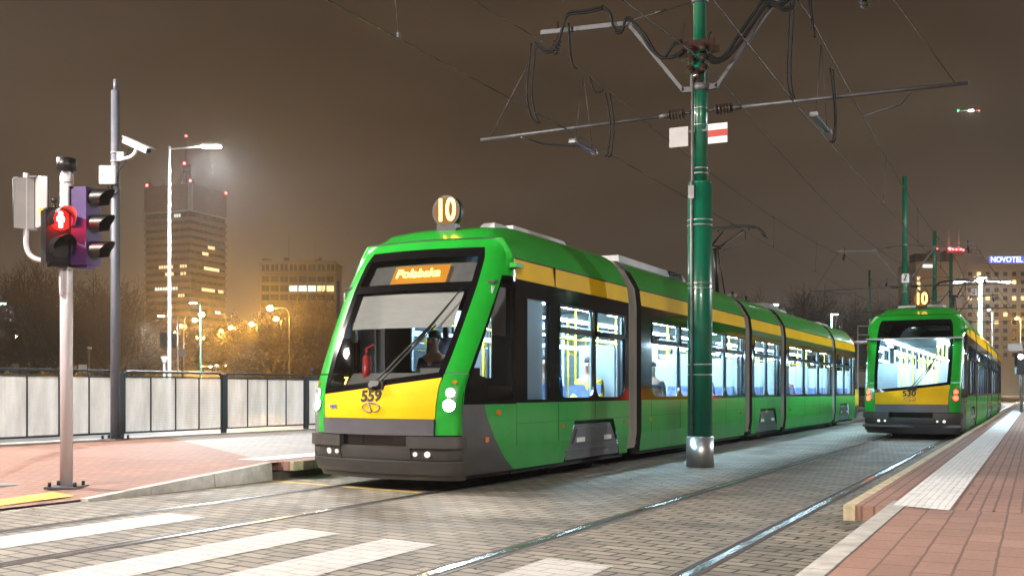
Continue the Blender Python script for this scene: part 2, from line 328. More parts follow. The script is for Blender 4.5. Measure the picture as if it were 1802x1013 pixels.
def make_tram(kind, label, loc):
    rear = kind == 'rear'
    T = thing('tram', label, 'tram', loc)
    G = M['green']
    # -------- nose
    patch('inner_shell', M['seam'], lambda s, t: (-3+6*s, .14+1.10*t), 48, 8, -.035, T)
    patch('inner_shell', M['seam'], lambda s, t: (-3+6*s, 2.90+.215*t), 48, 6, -.035, T)
    ws = patch('windscreen', M['windshield'], lambda s, t: (-.95+1.9*s, ZT(-.95+1.9*s)+.07+(2.92-.07-ZT(-.95+1.9*s))*t), 20, 20, 0, T)
    fr = M['black']
    patch('windscreen_border', fr, lambda s, t: (-1+2*s, ZT(-1+2*s)-.01+.085*t), 24, 2, .003, ws)
    patch('windscreen_border', fr, lambda s, t: (-1+2*s, 2.86+.12*t), 24, 2, .003, ws)
    patch('windscreen_border', fr, lambda s, t: (-1+.09*s, 1.17+1.70*t), 2, 20, .003, ws)
    patch('windscreen_border', fr, lambda s, t: (.91+.09*s, 1.3+1.57*t), 2, 20, .003, ws)
    if not rear: patch('windscreen_border', fr, lambda s, t: (-.92+1.84*s, 2.42+.10*t), 20, 2, .003, ws)
    patch('brow_panel', G, lambda s, t: (-1+2*s, 2.98+.125*t), 24, 3, .004, T)
    for sg in (-1, 1):
        patch('corner_pillar', G, lambda s, t: (sg*1+1*s if sg > 0 else -2+1*s, 1.39+1.715*t), 8, 30, .004, T)
        hp = patch('headlight_panel', G, lambda s, t: ((1 if sg > 0 else -2.02)+1.02*s, .67+.705*t), 8, 8, .006, T, rim=.03)
        # lamps in the panel
        for z, r, mm, nm in ((1.155, .052, M['taillamp'] if rear else M['headlamp2'], 'upper_lamp'), (1.01, .062, M['taillamp'] if rear else M['headlamp'], 'headlight')):
            c = SO(sg*1.42, z, .006); n = SN(sg*1.42, z)
            MB().cyl(c, c+n*.018, r, 20).build('tail_light' if rear else nm, mm, T)
            MB().cyl(c-n*.01, c+n*.012, r+.012, 20).build('lamp_ring', M['dsteel'], hp)
        c = SO(sg*1.5, 1.27, .006); n = SN(sg*1.5, 1.27); MB().cyl(c, c+n*.015, .024, 14).build('indicator', M['orange'], T)
        # top of the pillar down the post, above the cab window
        patch('window_header', G, lambda s, t: (2+s if sg > 0 else -3+s, 2.60+.24*t), 6, 4, .002, T)
        patch('window_header', G, lambda s, t: (2+s if sg > 0 else -3+s, 2.84+.265*t), 6, 4, .002, T)
        cw = patch('cab_window', M['cabglass'] if not rear else M['winglass'], lambda s, t: (2.05+.90*s if sg > 0 else -2.95+.90*s, 1.06+1.5*t), 8, 10, .0, T)
        patch('cab_window_frame', fr, lambda s, t: (2+s if sg > 0 else -3+s, 2.545+.06*t), 8, 1, .003, cw)
        patch('cab_window_frame', fr, lambda s, t: (2+s if sg > 0 else -3+s, 1.0+.075*t), 8, 1, .003, cw)
        patch('cab_window_frame', fr, lambda s, t: (2+.07*s if sg > 0 else -2.07+.07*s, 1.02+1.57*t), 1, 12, .003, cw)
        patch('cab_window_frame', fr, lambda s, t: (2.92+.08*s if sg > 0 else -3+.08*s, 1.02+1.57*t), 1, 12, .003, cw)
        # lower flank: dark wedge and green door panel behind a curve
        def qg(z): 
            yo = min(lerp(z, ZC, YC)+.27, 1.385); y = lerp(z, [.2, .25, .4, .6, .85, 1.02], [1.4, 1.30, 1.08, .90, .74, .68]); return max(0, min(1, (y-yo)/(1.4-yo)))
        def wedge(s, t):
            z = .20+.82*t; b = 2.0+(qg(z))*s; return (b, z) if sg > 0 else (-2.0-qg(z)*(1-s), z)
        def door(s, t):
            z = .20+.82*t; a = qg(z)+.004; b = 2+a+(1-a)*s; return (b, z) if sg > 0 else (-3+(1-a)*s, z)
        patch('flank_wedge', M['grey'], wedge, 6, 14, .012, T, rim=.03)
        patch('flank_panel', G, door, 8, 14, .006, T)
        for (b, z) in ((2.62, .92), (2.40, .60)):
            c = SO(sg*b, z, .012); n = SN(sg*b, z); up = Vector((0,0,1)); MB().obox(c, up.cross(n).normalized()*.038, n*.012, up*.03).build('side_reflector', M['orange'], T)
        # bumper corners with fog lights
        patch('bumper_corner', M['grey'], lambda s, t: (.60+1.42*s if sg > 0 else -2.02+1.42*s, .52+.135*t), 14, 3, .055, T, rim=.08)
        patch('bumper_corner', M['grey'], lambda s, t: (.66+1.36*s if sg > 0 else -2.02+1.36*s, .385+.135*t), 14, 3, .015, T, rim=.05)
        for b, r in ((.72, .026), (.90, .036)):
            c = SO(sg*b, .452, .012); n = SN(sg*b, .452); MB().cyl(c, c+n*.016, r, 14).build('fog_light', M['smalllamp'], T)
    yp = patch('front_panel', M['yellow'], lambda s, t: (-.985+1.97*s, .855+t*(ZT(-.985+1.97*s)-.855)), 24, 6, .008, T, rim=.03)
    patch('front_strip', M['purplegrey'], lambda s, t: (-.985+1.97*s, .665+.185*t), 24, 3, .035, T, rim=.05)
    patch('bumper_recess', M['black'], lambda s, t: (-.60+1.2*s, .54+.12*t), 12, 2, -.01, T)
    patch('bumper_centre', M['grey'], lambda s, t: (-.64+1.28*s, .385+.15*t), 12, 2, .012, T, rim=.04)
    patch('bumper', M['grey'], lambda s, t: (-2.02+4.04*s, .225+.15*t), 40, 3, .045, T, rim=.09)
    patch('bumper_lip', M['grey'], lambda s, t: (-2.02+4.04*s, .15+.075*t), 40, 2, .02+.0, T, rim=.08)
    # number, emblem, wiper
    def onskin(b, z, off): p = SO(b, z, off); n = SN(b, z); return frame(p, Vector((1,0,0)) - n*n.x, Vector((0,0,1)) - n*n.z)
    text('fleet_number', '530' if rear else '559', .185, M['seam'], yp, onskin(-.04, 1.115, .011), sx=1.15, bold=.006)
    Mx = onskin(-.02, .985, .018)
    el = lambda a: Mx @ Vector((.135*math.cos(a), .055*math.sin(a), 0))
    mb = MB(); mb.tube([el(R(k)) for k in range(100, 271, 10)] + [Mx @ Vector((-.012, -.052, 0))], .007, 6)
    mb.tube([Mx @ Vector((.02, -.052, 0)), Mx @ Vector((-.045, .05, 0))], .008, 6)
    mb.tube([Mx @ Vector((-.045, .055, 0))] + [el(R(k)) for k in range(80, -71, -10)], .007, 6); mb.build('emblem', M['dsteel'], yp)
    if not rear: text('operator_mark', 'MPK', .075, mat('mark_blue', (.10,.16,.5), .5), yp, onskin(-.78, .985, .011))
    wp = [(0, 1.25), (.12, 1.36), (.36, 1.66), (.60, 1.97)]
    mb = MB(); mb.tube([SO(b, z, .045) for b, z in wp], .012, 6); mb.tube([SO(b+.05, z-.03, .045) for b, z in wp], .010, 6)
    mb.cyl(SO(0, 1.23, .0), SO(0, 1.23, .07), .05, 10); mb.cyl(SO(.07, 1.235, .0), SO(.07, 1.235, .07), .04, 10)
    mb.bar(SO(-.10, 1.235, .02), SO(.16, 1.235, .02), .03, .10); w = mb.build('wiper', M['rubber'], T)
    mb = MB(); mb.tube([SO(.38+.062*k, 1.62+.115*k, .018) for k in range(8)], [.016]*4+[.013,.011,.009,.006], 6); mb.build('wiper_blade', M['rubber'], w)
    # roof cap behind the seam
    prof = [(1.17, 2.84), (1.10, 2.98), (1.00, 3.14), (.90, 3.26), (.78, 3.335), (.45, 3.36), (0, 3.37)]
    full = [(-x, z) for x, z in prof[::-1][:-1]][::-1]; full = [(-x, z) for x, z in prof] + [(x, z) for x, z in prof[::-1][1:]]
    def row0(i):
        x, z = full[i]; s = 1 if x > 0 else -1; ax = abs(x)
        if ax >= 1.0: b = 3.0; zz = 2.84 + (3.11-2.84)*(1.17-ax)/.17; return S2(s*3, zz) + Vector((s*.003, 0, 0))
        zz = 3.115; b = ax/.9/(xs(zz)/1.2); return S2(s*min(1.6, b), zz)
    N = len(full)
    def cap(u, v):
        i = min(N-1, int(round(u*(N-1)))); p0 = row0(i); x, z = full[i]; p1 = Vector((x, 2.3, z))
        zb = lerp(v, [0, .25, .55, 1], [0, .60, .92, 1]); return Vector((p0.x+(p1.x-p0.x)*lerp(v, [0,.3,1], [0,.2,1]), p0.y+(p1.y-p0.y)*v, p0.z+(p1.z-p0.z)*zb))
    rc = MB(); rc.grid(cap, N-1, 8); rc.build('roof_cap', G, T)
    patch('roof_seam', M['seam'], lambda s, t: (-1.75+3.5*s, 3.098+.018*t), 36, 1, .006, T)
    # route number disc
    dc = Vector((.10, 1.62, 3.53)); d = MB(); d.cyl(dc+Vector((0,-.06,0)), dc+Vector((0,.05,0)), .205, 32); disc = d.build('route_disc', M['blackpl'], T)
    MB().cyl(dc+Vector((0,-.064,0)), dc+Vector((0,-.06,0)), .182, 32).build('disc_face', M['discface'], disc)
    text('route_number', '10', .41, M['amber'], disc, frame(dc+Vector((0,-.07,0)), (1,0,0), (0,0,1)), sx=.74, bold=.007)
    MB().box((dc.x-.14, 1.56, 3.27), (dc.x+.14, 1.68, 3.36)).build('disc_bracket', M['blackpl'], disc)
    # -------- saloon
    for k, (a, b) in enumerate(MODS):
        bog = BOGIES.get(k); tp = .76
        for sg in (-1, 1):
            # lower skirt with the bogie opening
            mb = MB(); X0, X1 = xside(.2), 1.2
            def P(y, z): return (sg*xside(z), y, z)
            def quad(p, q, r, s): mb.add([P(*p), P(*q), P(*r), P(*s)], [(0,1,2,3) if sg > 0 else (3,2,1,0)])
            if bog:
                c, dd = bog; segs = [(a, c), (dd, b)]
                for (u, v) in segs: quad((u,.2),(v,.2),(v,.5),(u,.5)); 
                h = .33
                quad((a,.5),(c+h*.55,.5),(c+h,tp),(a,tp)); quad((dd-h*.55,.5),(b,.5),(b,tp),(dd-h,tp)); quad((c,.2),(c,.2),(c+h*.55,.5),(c,.5)); quad((dd,.2),(dd,.2),(dd,.5),(dd-h*.55,.5))
                quad((a,tp),(b,tp),(b,1.03),(a,1.03))
            else:
                quad((a,.2),(b,.2),(b,.5),(a,.5)); quad((a,.5),(b,.5),(b,1.03),(a,1.03))
            sk = mb.build('skirt_panel', G, T)
            mb = MB()
            for y in [a+.015] + [w[0]-.03 for w in WINS[k][0:1]] + [w[0]-.035 for w in WINS[k][1:]]:
                if bog and bog[0] < y < bog[1]: mb.box((sg*1.196, y-.006, tp+.02), (sg*1.203, y+.006, 1.02))
                else: mb.box((sg*1.196, y-.006, .5), (sg*1.203, y+.006, 1.02))
            mb.box((sg*1.196, a, .768), (sg*1.2025, b, .774)) if not bog else (mb.box((sg*1.196, a, .768), (sg*1.2025, b, .774)))
            mb.build('panel_joint', M['darkgreen'], sk)
            for y in ((a+1.45, b-.22) if bog else (a+.5, (a+b)/2, b-.5)):
                MB().obox((sg*1.203, y, .70), (0,.028,0), (.01,0,0), (0,0,.026)).build('side_reflector', M['orange'], T)
            if bog:
                c, dd = bog; x = 1.165; mb = MB()
                outer = [(c+.05,.22),(dd-.05,.22),(dd-.07,.34),(dd-.40,.70),(c+.40,.70),(c+.07,.34)]
                mb.prism([(sg*(x-.05), y, z) for y, z in outer], (sg*.055, 0, 0))
                bc = mb.build('bogie_cover', M['cover'], T, fix=True); mb = MB()
                mb.prism([(sg*(x), y, z) for y, z in [(c+.30,.44),(dd-.30,.44),(dd-.48,.66),(c+.48,.66)]], (sg*.028, 0, 0))
                mb.box((sg*(x), c+.04, .33), (sg*(x+.022), dd-.04, .36)); mb.build('cover_rib', M['cover'], bc, fix=True)
                mb = MB()
                for yy in (c+.42, dd-.72): MB().box((sg*(x+.026), yy, .455), (sg*(x+.034), yy+.30, .52)).build('cover_step', M['white'], bc)
            # window band
            holes = []; panes = []
            if k == 0: holes.append((1.72, 2.44, 1.07, 2.36)); panes.append((1.72, 2.44, 1.07, 2.36))
            if k == 4: holes.append((28.42, 28.98, 1.07, 2.36)); panes.append((28.42, 28.98, 1.07, 2.36))
            for (u, v) in WINS[k]:
                holes += [(u, v, 1.09, 1.98), (u+.03, v-.03, 2.06, 2.34)]; panes += [(u, v, 1.09, 1.98), (u+.03, v-.03, 2.06, 2.34)]
            wb = holed(a, b, 1.03, 2.58, holes, sg, 1.198, .03, M['black'], 'window_band', T)
            holed(a, b, 1.03, 2.45, holes, sg, 1.150, .03, M['lining'], 'wall_lining', wb)
            for (u, v) in WINS[k]:                       # rounded lower corners of the big panes
                for (y, s) in ((u, 1), (v, -1)):
                    r = .20; pts = [(y, 1.09)] + [(y + s*(r - r*math.sin(R(t))), 1.09 + r - r*math.cos(R(t))) for t in range(0, 91, 15)]
                    MB().prism([(sg*1.168, p, q) for p, q in pts], (sg*.029, 0, 0)).build('pane_corner', M['black'], wb, fix=True)
            mb = MB()
            for (u, v) in WINS[k]:                       # hopper frames and the bar between
                for (p0, p1, z0, z1) in ((u-.01, v+.01, 2.335, 2.36), (u-.01, v+.01, 1.985, 2.055), (u-.01, u+.03, 2.0, 2.35), (v-.03, v+.01, 2.0, 2.35)):
                    mb.box((sg*1.190, p0, z0), (sg*1.210, p1, z1))
                if v-u > 1.6: mb.box((sg*1.18, (u+v)/2-.02, 2.05), (sg*1.205, (u+v)/2+.02, 2.345))
            mb.build('hopper_frame', M['seam'], wb)
            for (u, v, z0, z1) in panes:
                mb = MB(); mb.add([(sg*1.172, u, z0), (sg*1.172, v, z0), (sg*1.172, v, z1), (sg*1.172, u, z1)], [(0,1,2,3) if sg > 0 else (3,2,1,0)])
                mb.build('side_window', M['winglass'], T)
            # yellow stripe and green cant
            mb = MB(); mb.add([(sg*1.2, a, 2.58), (sg*1.2, b, 2.58), (sg*1.17, b, 2.84), (sg*1.17, a, 2.84)], [(0,1,2,3) if sg > 0 else (3,2,1,0)])
            ys = mb.build('yellow_stripe', M['yellow'], T)
            mb = MB(); mb.box((sg*1.165, a, 2.832), (sg*1.178, b, 2.848))
            if k == 0: mb.box((sg*1.16, 2.60, 2.58), (sg*1.203, 2.615, 2.84))
            mb.build('stripe_line', M['seam'], ys)
            if k in (2, 3): MB().box((sg*1.19, a, 2.44), (sg*1.204, b, 2.575)).build('dark_green_strip', M['darkgreen'], T)
        # roof shell
        y0 = 2.3 if k == 0 else a
        mb = MB(); mb.grid(lambda u, v: (full[min(N-1, int(round(u*(N-1))))][0], y0+(b-y0)*v, full[min(N-1, int(round(u*(N-1))))][1]), N-1, 1)
        if k == 0:
            for sg in (-1, 1): mb.grid(lambda u, v: Vector((sg*lerp(v, [0,1], [1.172, 1.172]), 1.4+.9*u, 2.84+.0*v)), 1, 1)
        mb.build('roof', G, T)
        if k == 0 and not rear:
            for sx in (-1, 1): MB().box((sx*1.05-.01, 1.66, .36), (sx*1.05+.01, 2.50, 2.44)).build('frosted_panel', M['frost'], T)
        # inside: floor, ceiling, lights, seats, poles
        ya = max(a, 1.9) if not rear or k else a-.9
        MB().box((-1.12, ya-.5 if k == 0 else a, .30), (1.12, b+.0, .36)).build('floor', M['floor'], T)
        MB().box((-1.12, ya, 2.47), (1.12, b, 2.50)).build('ceiling', M['lining'], T)
        for sx in (-.62, .62): MB().box((sx-.07, ya+.15, 2.445), (sx+.07, b-.15, 2.466)).build('ceiling_light', M['striplight'], T)
        MB().box((-1.1, a+.05, .14), (1.1, b-.05, .298)).build('underframe', M['under'], T)
        mb = MB()
        for y in [a+.8+1.45*i for i in range(int((b-a-.6)//1.45)+1)]:
            for sx in (-.45, .45):
                if y > ya+.2: mb.cyl((sx, y, .36), (sx, y, 2.46), .017, 8)
        for sx in (-.45, .45): mb.cyl((sx, ya+.3, 2.1), (sx, b-.3, 2.1), .016, 8)
        mb.build('grab_pole', M['pole_y'], T)
        for y in [a+1.2+1.6*i for i in range(int((b-a-1.4)//1.6)+1)]:
            for sx in (-.82, .82):
                if y < ya+.5: continue
                mb = MB(); mb.box((sx-.24, y, .72), (sx+.24, y+.44, .80)); mb.obox((sx, y+.47, 1.0), (.23,0,0), (0,.035,.0), (0,.05,.28)); mb.box((sx-.2, y+.08, .36), (sx+.2, y+.38, .72))
                mb.build('seat', M['seatblue'], T)
        for i, y in enumerate((a+.35, (a+b)/2, b-.35)):     # white partitions beside the doors and gangways
            for sx in (-.80, .80):
                if y > ya and (i != 1 or b-a > 5): MB().box((sx-.30, y-.025, .36), (sx+.30, y+.025, 1.9)).build('partition', M['lining'], T)
    for (a, b) in JOINTS:
        for ye in (a, b):
            mb = MB(); pf = [(1.165,.2),(1.2,.5),(1.2,2.58),(1.17,2.84),(1.10,2.98),(1.0,3.14),(.9,3.26),(.78,3.335),(0,3.37)]; mb.grid(lambda u, v: (lambda q, k: (q[0]*k, ye, 1.7+(q[1]-1.7)*k))(([(-x, z) for x, z in pf] + [(x, z) for x, z in pf[::-1][1:]])[round(u*16)], 1-.16*v), 16, 1, smooth=False); mb.build('end_frame', M['seam'], T)
        mb = MB(); n = 12
        prof2 = [(1.15, .26), (1.19, .5), (1.19, 2.55), (1.155, 2.84), (.98, 3.14), (.78, 3.31), (0, 3.34)]
        f2 = [(-x, z) for x, z in prof2] + [(x, z) for x, z in prof2[::-1][1:]]; NN = len(f2)
        def bf(u, v):
            i = min(NN-1, int(round(u*(NN-1)))); x, z = f2[i]; k = round(v*n); s = 1.0 if k % 2 else .975
            return (x*s, a+(b-a)*(.05+.68*v), .3+(z-.3)*s)
        mb.grid(bf, NN-1, n, smooth=False); mb.build('bellows', M['bellow'], T)
        mb = MB()
        mb.grid(lambda u, v: (f2[min(NN-1, int(round(u*(NN-1))))][0]*.94, a+(b-a)*(.70+.30*v), .3+(f2[min(NN-1, int(round(u*(NN-1))))][1]-.3)*.96), NN-1, 1, smooth=False); mb.build('gangway_shroud', M['under'], T)
        MB().box((-1.0, a, .28), (1.0, b, .34)).build('floor', M['floor'], T)
        MB().box((-1.05, a+.02, .45), (-1.03, b-.02, 2.4)).build('gangway_lining', M['roofgrey'], T); MB().box((1.03, a+.02, .45), (1.05, b-.02, 2.4)).build('gangway_lining', M['roofgrey'], T)
    # tail end: mirror of the nose as one simple shell with a window
    def tail(u, z, off=0): p = SO(-3+6*u, z, off); return Vector((p.x, 30.5-p.y, p.z))
    for z0, z1, mm, nm in ((.2, .65, M['grey'], 'tail_bumper'), (.65, 1.25, M['yellow'], 'tail_panel'), (1.25, 2.6, M['black'], 'tail_window'), (2.6, 3.12, G, 'tail_brow')):
        mb = MB(); mb.grid(lambda u, v: tail(u, z0+(z1-z0)*v), 30, 6, flip=True); mb.build(nm, mm, T)
    mb = MB(); mb.grid(lambda u, v: Vector((cap(u, v).x, 30.5-cap(u, v).y, cap(u, v).z)), N-1, 8, flip=True); mb.grid(lambda u, v: (full[min(N-1, int(round(u*(N-1))))][0], 28.2+.9*v*0, full[min(N-1, int(round(u*(N-1))))][1]), N-1, 1); mb.build('roof_cap', G, T)
    # wheels
    for k, (c, d) in BOGIES.items():
        MB().box((-1.105, c-.02, .26), (1.105, d+.02, .765)).build('wheel_housing', M['under'], T)
        for y in ((c+d)/2-.72, (c+d)/2+.72):
            for sx in (-.75, .75): MB().cyl((sx-.06, y, .30), (sx+.06, y, .30), .30, 20).build('wheel', M['under'], T)
    # roof equipment
    def rbox(y0, y1, w, h, m, louvre=False, x0=0):
        mb = MB(); mb.prism([(x0-w, y0, 3.3), (x0+w, y0, 3.3), (x0+w-.05, y0+.15, 3.34+h), (x0-w+.05, y0+.15, 3.34+h)], (0, .01, 0)) if False else None
        mb = MB(); z0 = 3.30; z1 = 3.36+h
        vs = [(x0-w, y0, z0), (x0+w, y0, z0), (x0+w, y1, z0), (x0-w, y1, z0), (x0-w+.06, y0+.12, z1), (x0+w-.06, y0+.12, z1), (x0+w-.06, y1-.12, z1), (x0-w+.06, y1-.12, z1)]
        mb.add(vs, [(0,3,2,1),(4,5,6,7),(0,1,5,4),(1,2,6,5),(2,3,7,6),(3,0,4,7)]); o = mb.build('roof_box', m, T)
        if louvre:
            mb = MB()
            for i in range(4): mb.box((x0+w-.055, y1-1.1, z0+.06+.035*i), (x0+w-.005, y1-.25, z0+.075+.035*i))
            mb.build('louvre', M['seam'], o)
    rbox(1.9, 2.5, .14, .05, M['roofgrey'], x0=.50); rbox(2.5, 4.5, .62, .10, M['roofgrey']); rbox(6.3, 10.2, .74, .12, M['roofgrey'], True); rbox(10.8, 12.6, .6, .04, M['roofgrey'])
    rbox(18.2, 19.6, .6, .20, M['dsteel']); rbox(19.8, 21.6, .6, .12, M['roofgrey'], True); rbox(25.4, 27.4, .6, .10, M['roofgrey'])
    mb = MB(); mb.tube([(.35, 5.0, 3.34), (.35, 5.0, 3.45), (.35, 5.45, 3.45), (.35, 5.45, 3.34)], .02, 6); mb.build('aerial', M['dsteel'], T)
    # pantograph
    by = 14.9; mb = MB(); mb.box((-.55, by-.3, 3.36), (.55, by+1.2, 3.42)); 
    for sx in (-.5, .5):
        for yy in (by-.25, by+1.1): mb.cyl((sx, yy, 3.36), (sx, yy, 3.55), .05, 8)
    mb.bar((-.5, by+.25, 3.5), (.5, by+.25, 3.5), .08); pg = mb.build('pantograph', M['blackpl'], T)
    kn = Vector((0, by+.0, 4.66)); hd = Vector((0, by+1.75, 5.30)); mb = MB()
    mb.tube([(0, by+.25, 3.5), kn], [.055, .045], 8); mb.tube([(.10, by+.62, 3.5), (.06, by+.06, 4.6)], .016, 6); mb.cyl(kn-Vector((.16,0,0)), kn+Vector((.16,0,0)), .05, 10)
    for sx in (-.12, .12): mb.tube([kn+Vector((sx,0,0)), hd+Vector((sx*2.2,0,0))], [.03, .022], 6)
    mb.tube([kn+Vector((.18,.05,-.08)), hd+Vector((.3,.1,-.25)), hd+Vector((.3,.05,0))], .011, 6); mb.build('pantograph_arm', M['red'] if False else M['blackpl'], pg)
    mb = MB()
    for dy in (-.16, .16):
        mb.tube([hd+Vector((x, dy, z)) for x, z in ((-.85,-.22),(-.76,-.07),(-.62,.06),(-.4,.10),(0,.11),(.4,.10),(.62,.06),(.76,-.07),(.85,-.22))], .022, 6)
    mb.bar(hd+Vector((-.4,-.16,.02)), hd+Vector((-.4,.16,.02)), .03); mb.bar(hd+Vector((.4,-.16,.02)), hd+Vector((.4,.16,.02)), .03); mb.build('pantograph_head', M['blackpl'], pg)
    # pod at the top of the front post
    mb = MB(); mb.obox((1.235, 1.34, 2.735), (.05,0,0), (0,.10,0), (0,0,.028)); mb.build('camera_pod', G, T)
    # cab
    if not rear:
        mb = MB(); mb.box((-1.05, .30, .5), (1.0, .8, 1.20)); mb.prism([(-1.05, .42, 1.2), (-1.05, .98, 1.2), (-1.05, .98, 1.34), (-1.05, .62, 1.40)], (2.05, 0, 0)); mb.box((.2, .75, 1.2), (.9, 1.0, 1.46))
        mb.build('dashboard', M['dash'], T, fix=True)
        MB().box((-1.1, .35, .30), (1.1, 2.3, .58)).build('cab_floor', M['darkwall'], T)
        for (x0, x1, z0, z1) in ((-1.12, -.62, .36, 2.5), (-.62, -.12, .36, 1.45), (-.62, -.12, 2.2, 2.5), (-.12, -.04, .36, 2.5), (-.04, .62, .36, 1.35), (-.04, .62, 2.25, 2.5), (.62, 1.12, .36, 2.5)):
            MB().box((x0, 1.86, z0), (x1, 1.90, z1)).build('cab_wall', M['darkwall'], T)
        MB().box((-.60, 1.875, 1.46), (-.14, 1.882, 2.2)).build('cab_wall_glass', M['cabglass'], T)
        MB().box((-1.1, 1.0, 2.50), (1.1, 1.9, 2.53)).build('cab_ceiling', M['darkwall'], T)
        patch('sun_blind', M['blind'], lambda s, t: (-.86+1.68*s, 1.98+.46*t), 14, 8, -.06, T)
        patch('sign_housing', M['dash'], lambda s, t: (-.90+1.8*s, 2.52+.33*t), 14, 3, -.10, T)
        ds = patch('destination_sign', M['amberglow'], lambda s, t: (-.42+.92*s, 2.55+.25*t), 10, 2, -.055, T)
        p = SO(.04, 2.675, -.03); n = SN(.04, 2.675); text('destination_text', 'Połabska', .185, M['amber'], ds, frame(p, (1,0,0), Vector((0,0,1))-n*n.z), sx=1.0, bold=.003)
        p = SO(-.70, 1.33, -.08); text('run_number', '7', .13, M['amber'], T, frame(p, (1,-.1,0), (0,.1,1)))
        mb = MB(); c = Vector((-.50, .62, 1.2)); mb.tube([c, c+Vector((0,0,.38))], .055, 14); mb.sphere(c+Vector((0,0,.38)), .055, 12, 6); mb.cyl(c+Vector((0,0,.42)), c+Vector((0,0,.5)), .02, 8); mb.bar(c+Vector((-.02,0,.5)), c+Vector((.12,-.02,.56)), .03, .02)
        fe = mb.build('fire_extinguisher', M['red'], None, loc=loc); tag(fe, 'red fire extinguisher standing behind the windscreen of the front tram', 'extinguisher')
        for (sx) in (-1, 1): MB().box((sx*1.085-.006, .96, 1.86), (sx*1.085+.006, 1.33, 2.46)).build('side_blind', M['roofgrey'], T)
        MB().box((-.85, .80, 1.80), (-.80, .86, 2.05)).build('cab_monitor', M['roofgrey'], T)
    return T
TX1, TX2 = -7.04, -2.76
tram1 = make_tram('front', 'green and yellow tram at the platform with lit number 10 and bright headlights', (TX1, 10.6, 0))
tram2 = make_tram('rear', 'green and yellow tram seen from behind with red tail lights beside the right platform', (TX2, 27.6, 0))
# ------------------------------------------------------------------ the ground and the platforms
M['asphalt'] = mat('asphalt', (.060,.058,.056), .6, vary=.3, vscale=1.2, bump=.35, bscale=60)
M['blocks'] = paving('track_blocks', (.315,.275,.22), (.205,.178,.142), (.040,.034,.027), .29, .145, .013, rot=R(11), grime=.6, bump=1.0, scale2=.9)
M['redpave'] = paving('red_tiles', (.27,.138,.098), (.225,.112,.078), (.12,.062,.045), .21, .105, .007, rot=R(9), grime=.25, bump=.35)
M['redfar'] = paving('red_ribbed_tiles', (.33,.185,.140), (.29,.160,.12), (.17,.085,.065), .10, .30, .010, rot=0, offset=0, grime=.28, bump=.4)
M['redbig'] = paving('red_slabs', (.325,.185,.142), (.27,.150,.112), (.15,.082,.062), .40, .195, .008, rot=R(90), grime=.25, bump=.45)
M['palesheet'] = paving('pale_sheet_tone', (.30,.265,.245), (.25,.22,.20), (.15,.125,.11), .21, .105, .007, rot=R(9), grime=.25, bump=.35)
M['tactile'] = paving('white_tactile', (.82,.81,.80), (.77,.76,.75), (.66,.65,.63), .06, .06, .012, offset=0, grime=.22, bump=.8, smooth=.6, scale2=5)
M['ytactile'] = paving('yellow_tactile', (.72,.50,.07), (.66,.45,.06), (.42,.27,.04), .045, 3, .010, rot=R(8), offset=0, grime=.2, bump=.9, smooth=.6, scale2=5)
def worn(name, base, brick):
    m = paving(name, base, tuple(k*.93 for k in base), (.30,.27,.24), .29, .145, .009, rot=R(11), grime=.22, bump=.35, scale2=2.2)
    n = m.node_tree.nodes; l = m.node_tree.links; b = n['Principled BSDF']; src = b.inputs['Base Color'].links[0].from_socket
    t = n.new('ShaderNodeTexCoord'); q = n.new('ShaderNodeTexNoise'); q.inputs['Scale'].default_value = 5; q.inputs['Detail'].default_value = 10; q.inputs['Roughness'].default_value = .75; l.new(t.outputs['Object'], q.inputs[0])
    r = n.new('ShaderNodeMapRange'); r.inputs[1].default_value = .60; r.inputs[2].default_value = .70; l.new(q.outputs[0], r.inputs[0])
    mx = n.new('ShaderNodeMix'); mx.data_type = 'RGBA'; l.new(r.outputs[0], mx.inputs[0]); l.new(src, mx.inputs[6]); mx.inputs[7].default_value = (*brick, 1); l.new(mx.outputs[2], b.inputs['Base Color'])
    return m
M['zebra'] = worn('zebra_paint', (.46,.44,.42), (.20,.175,.145)); M['yellowline'] = worn('yellow_line_paint', (.62,.43,.06), (.22,.18,.12))
def sheet(name, pts, m, kind='structure'):
    mb = MB(); mb.add(pts, [tuple(range(len(pts)))]); return tag(mb.build(name, m), kind=kind)
def rect(name, x0, x1, y0, y1, z, m): return sheet(name, [(x0,y0,z),(x1,y0,z),(x1,y1,z),(x0,y1,z)], m)
rect('ground', -2500, 2500, -60, 3500, -.04, M['asphalt'])
rect('track_paving', -9.16, -1.02, -8, 150, 0, M['blocks'])
rect('road', -60, -16.75, -20, 420, -.02, mat('road_asphalt', (.10,.096,.09), .42, vary=.3, vscale=.8, bump=.3, bscale=50))
LANE = mat('lane_paint', (.72,.72,.70), .6, vary=.2)
def dash(name, x0, x1, y0, y1):
    return rect(name, x0, x1, y0, y1, -.016, LANE)
for k in range(12): dash('lane_marking', -24.1, -23.9, 6+k*9, 11+k*9)
rect('lane_marking', -17.6, -17.4, -10, 160, -.016, LANE)
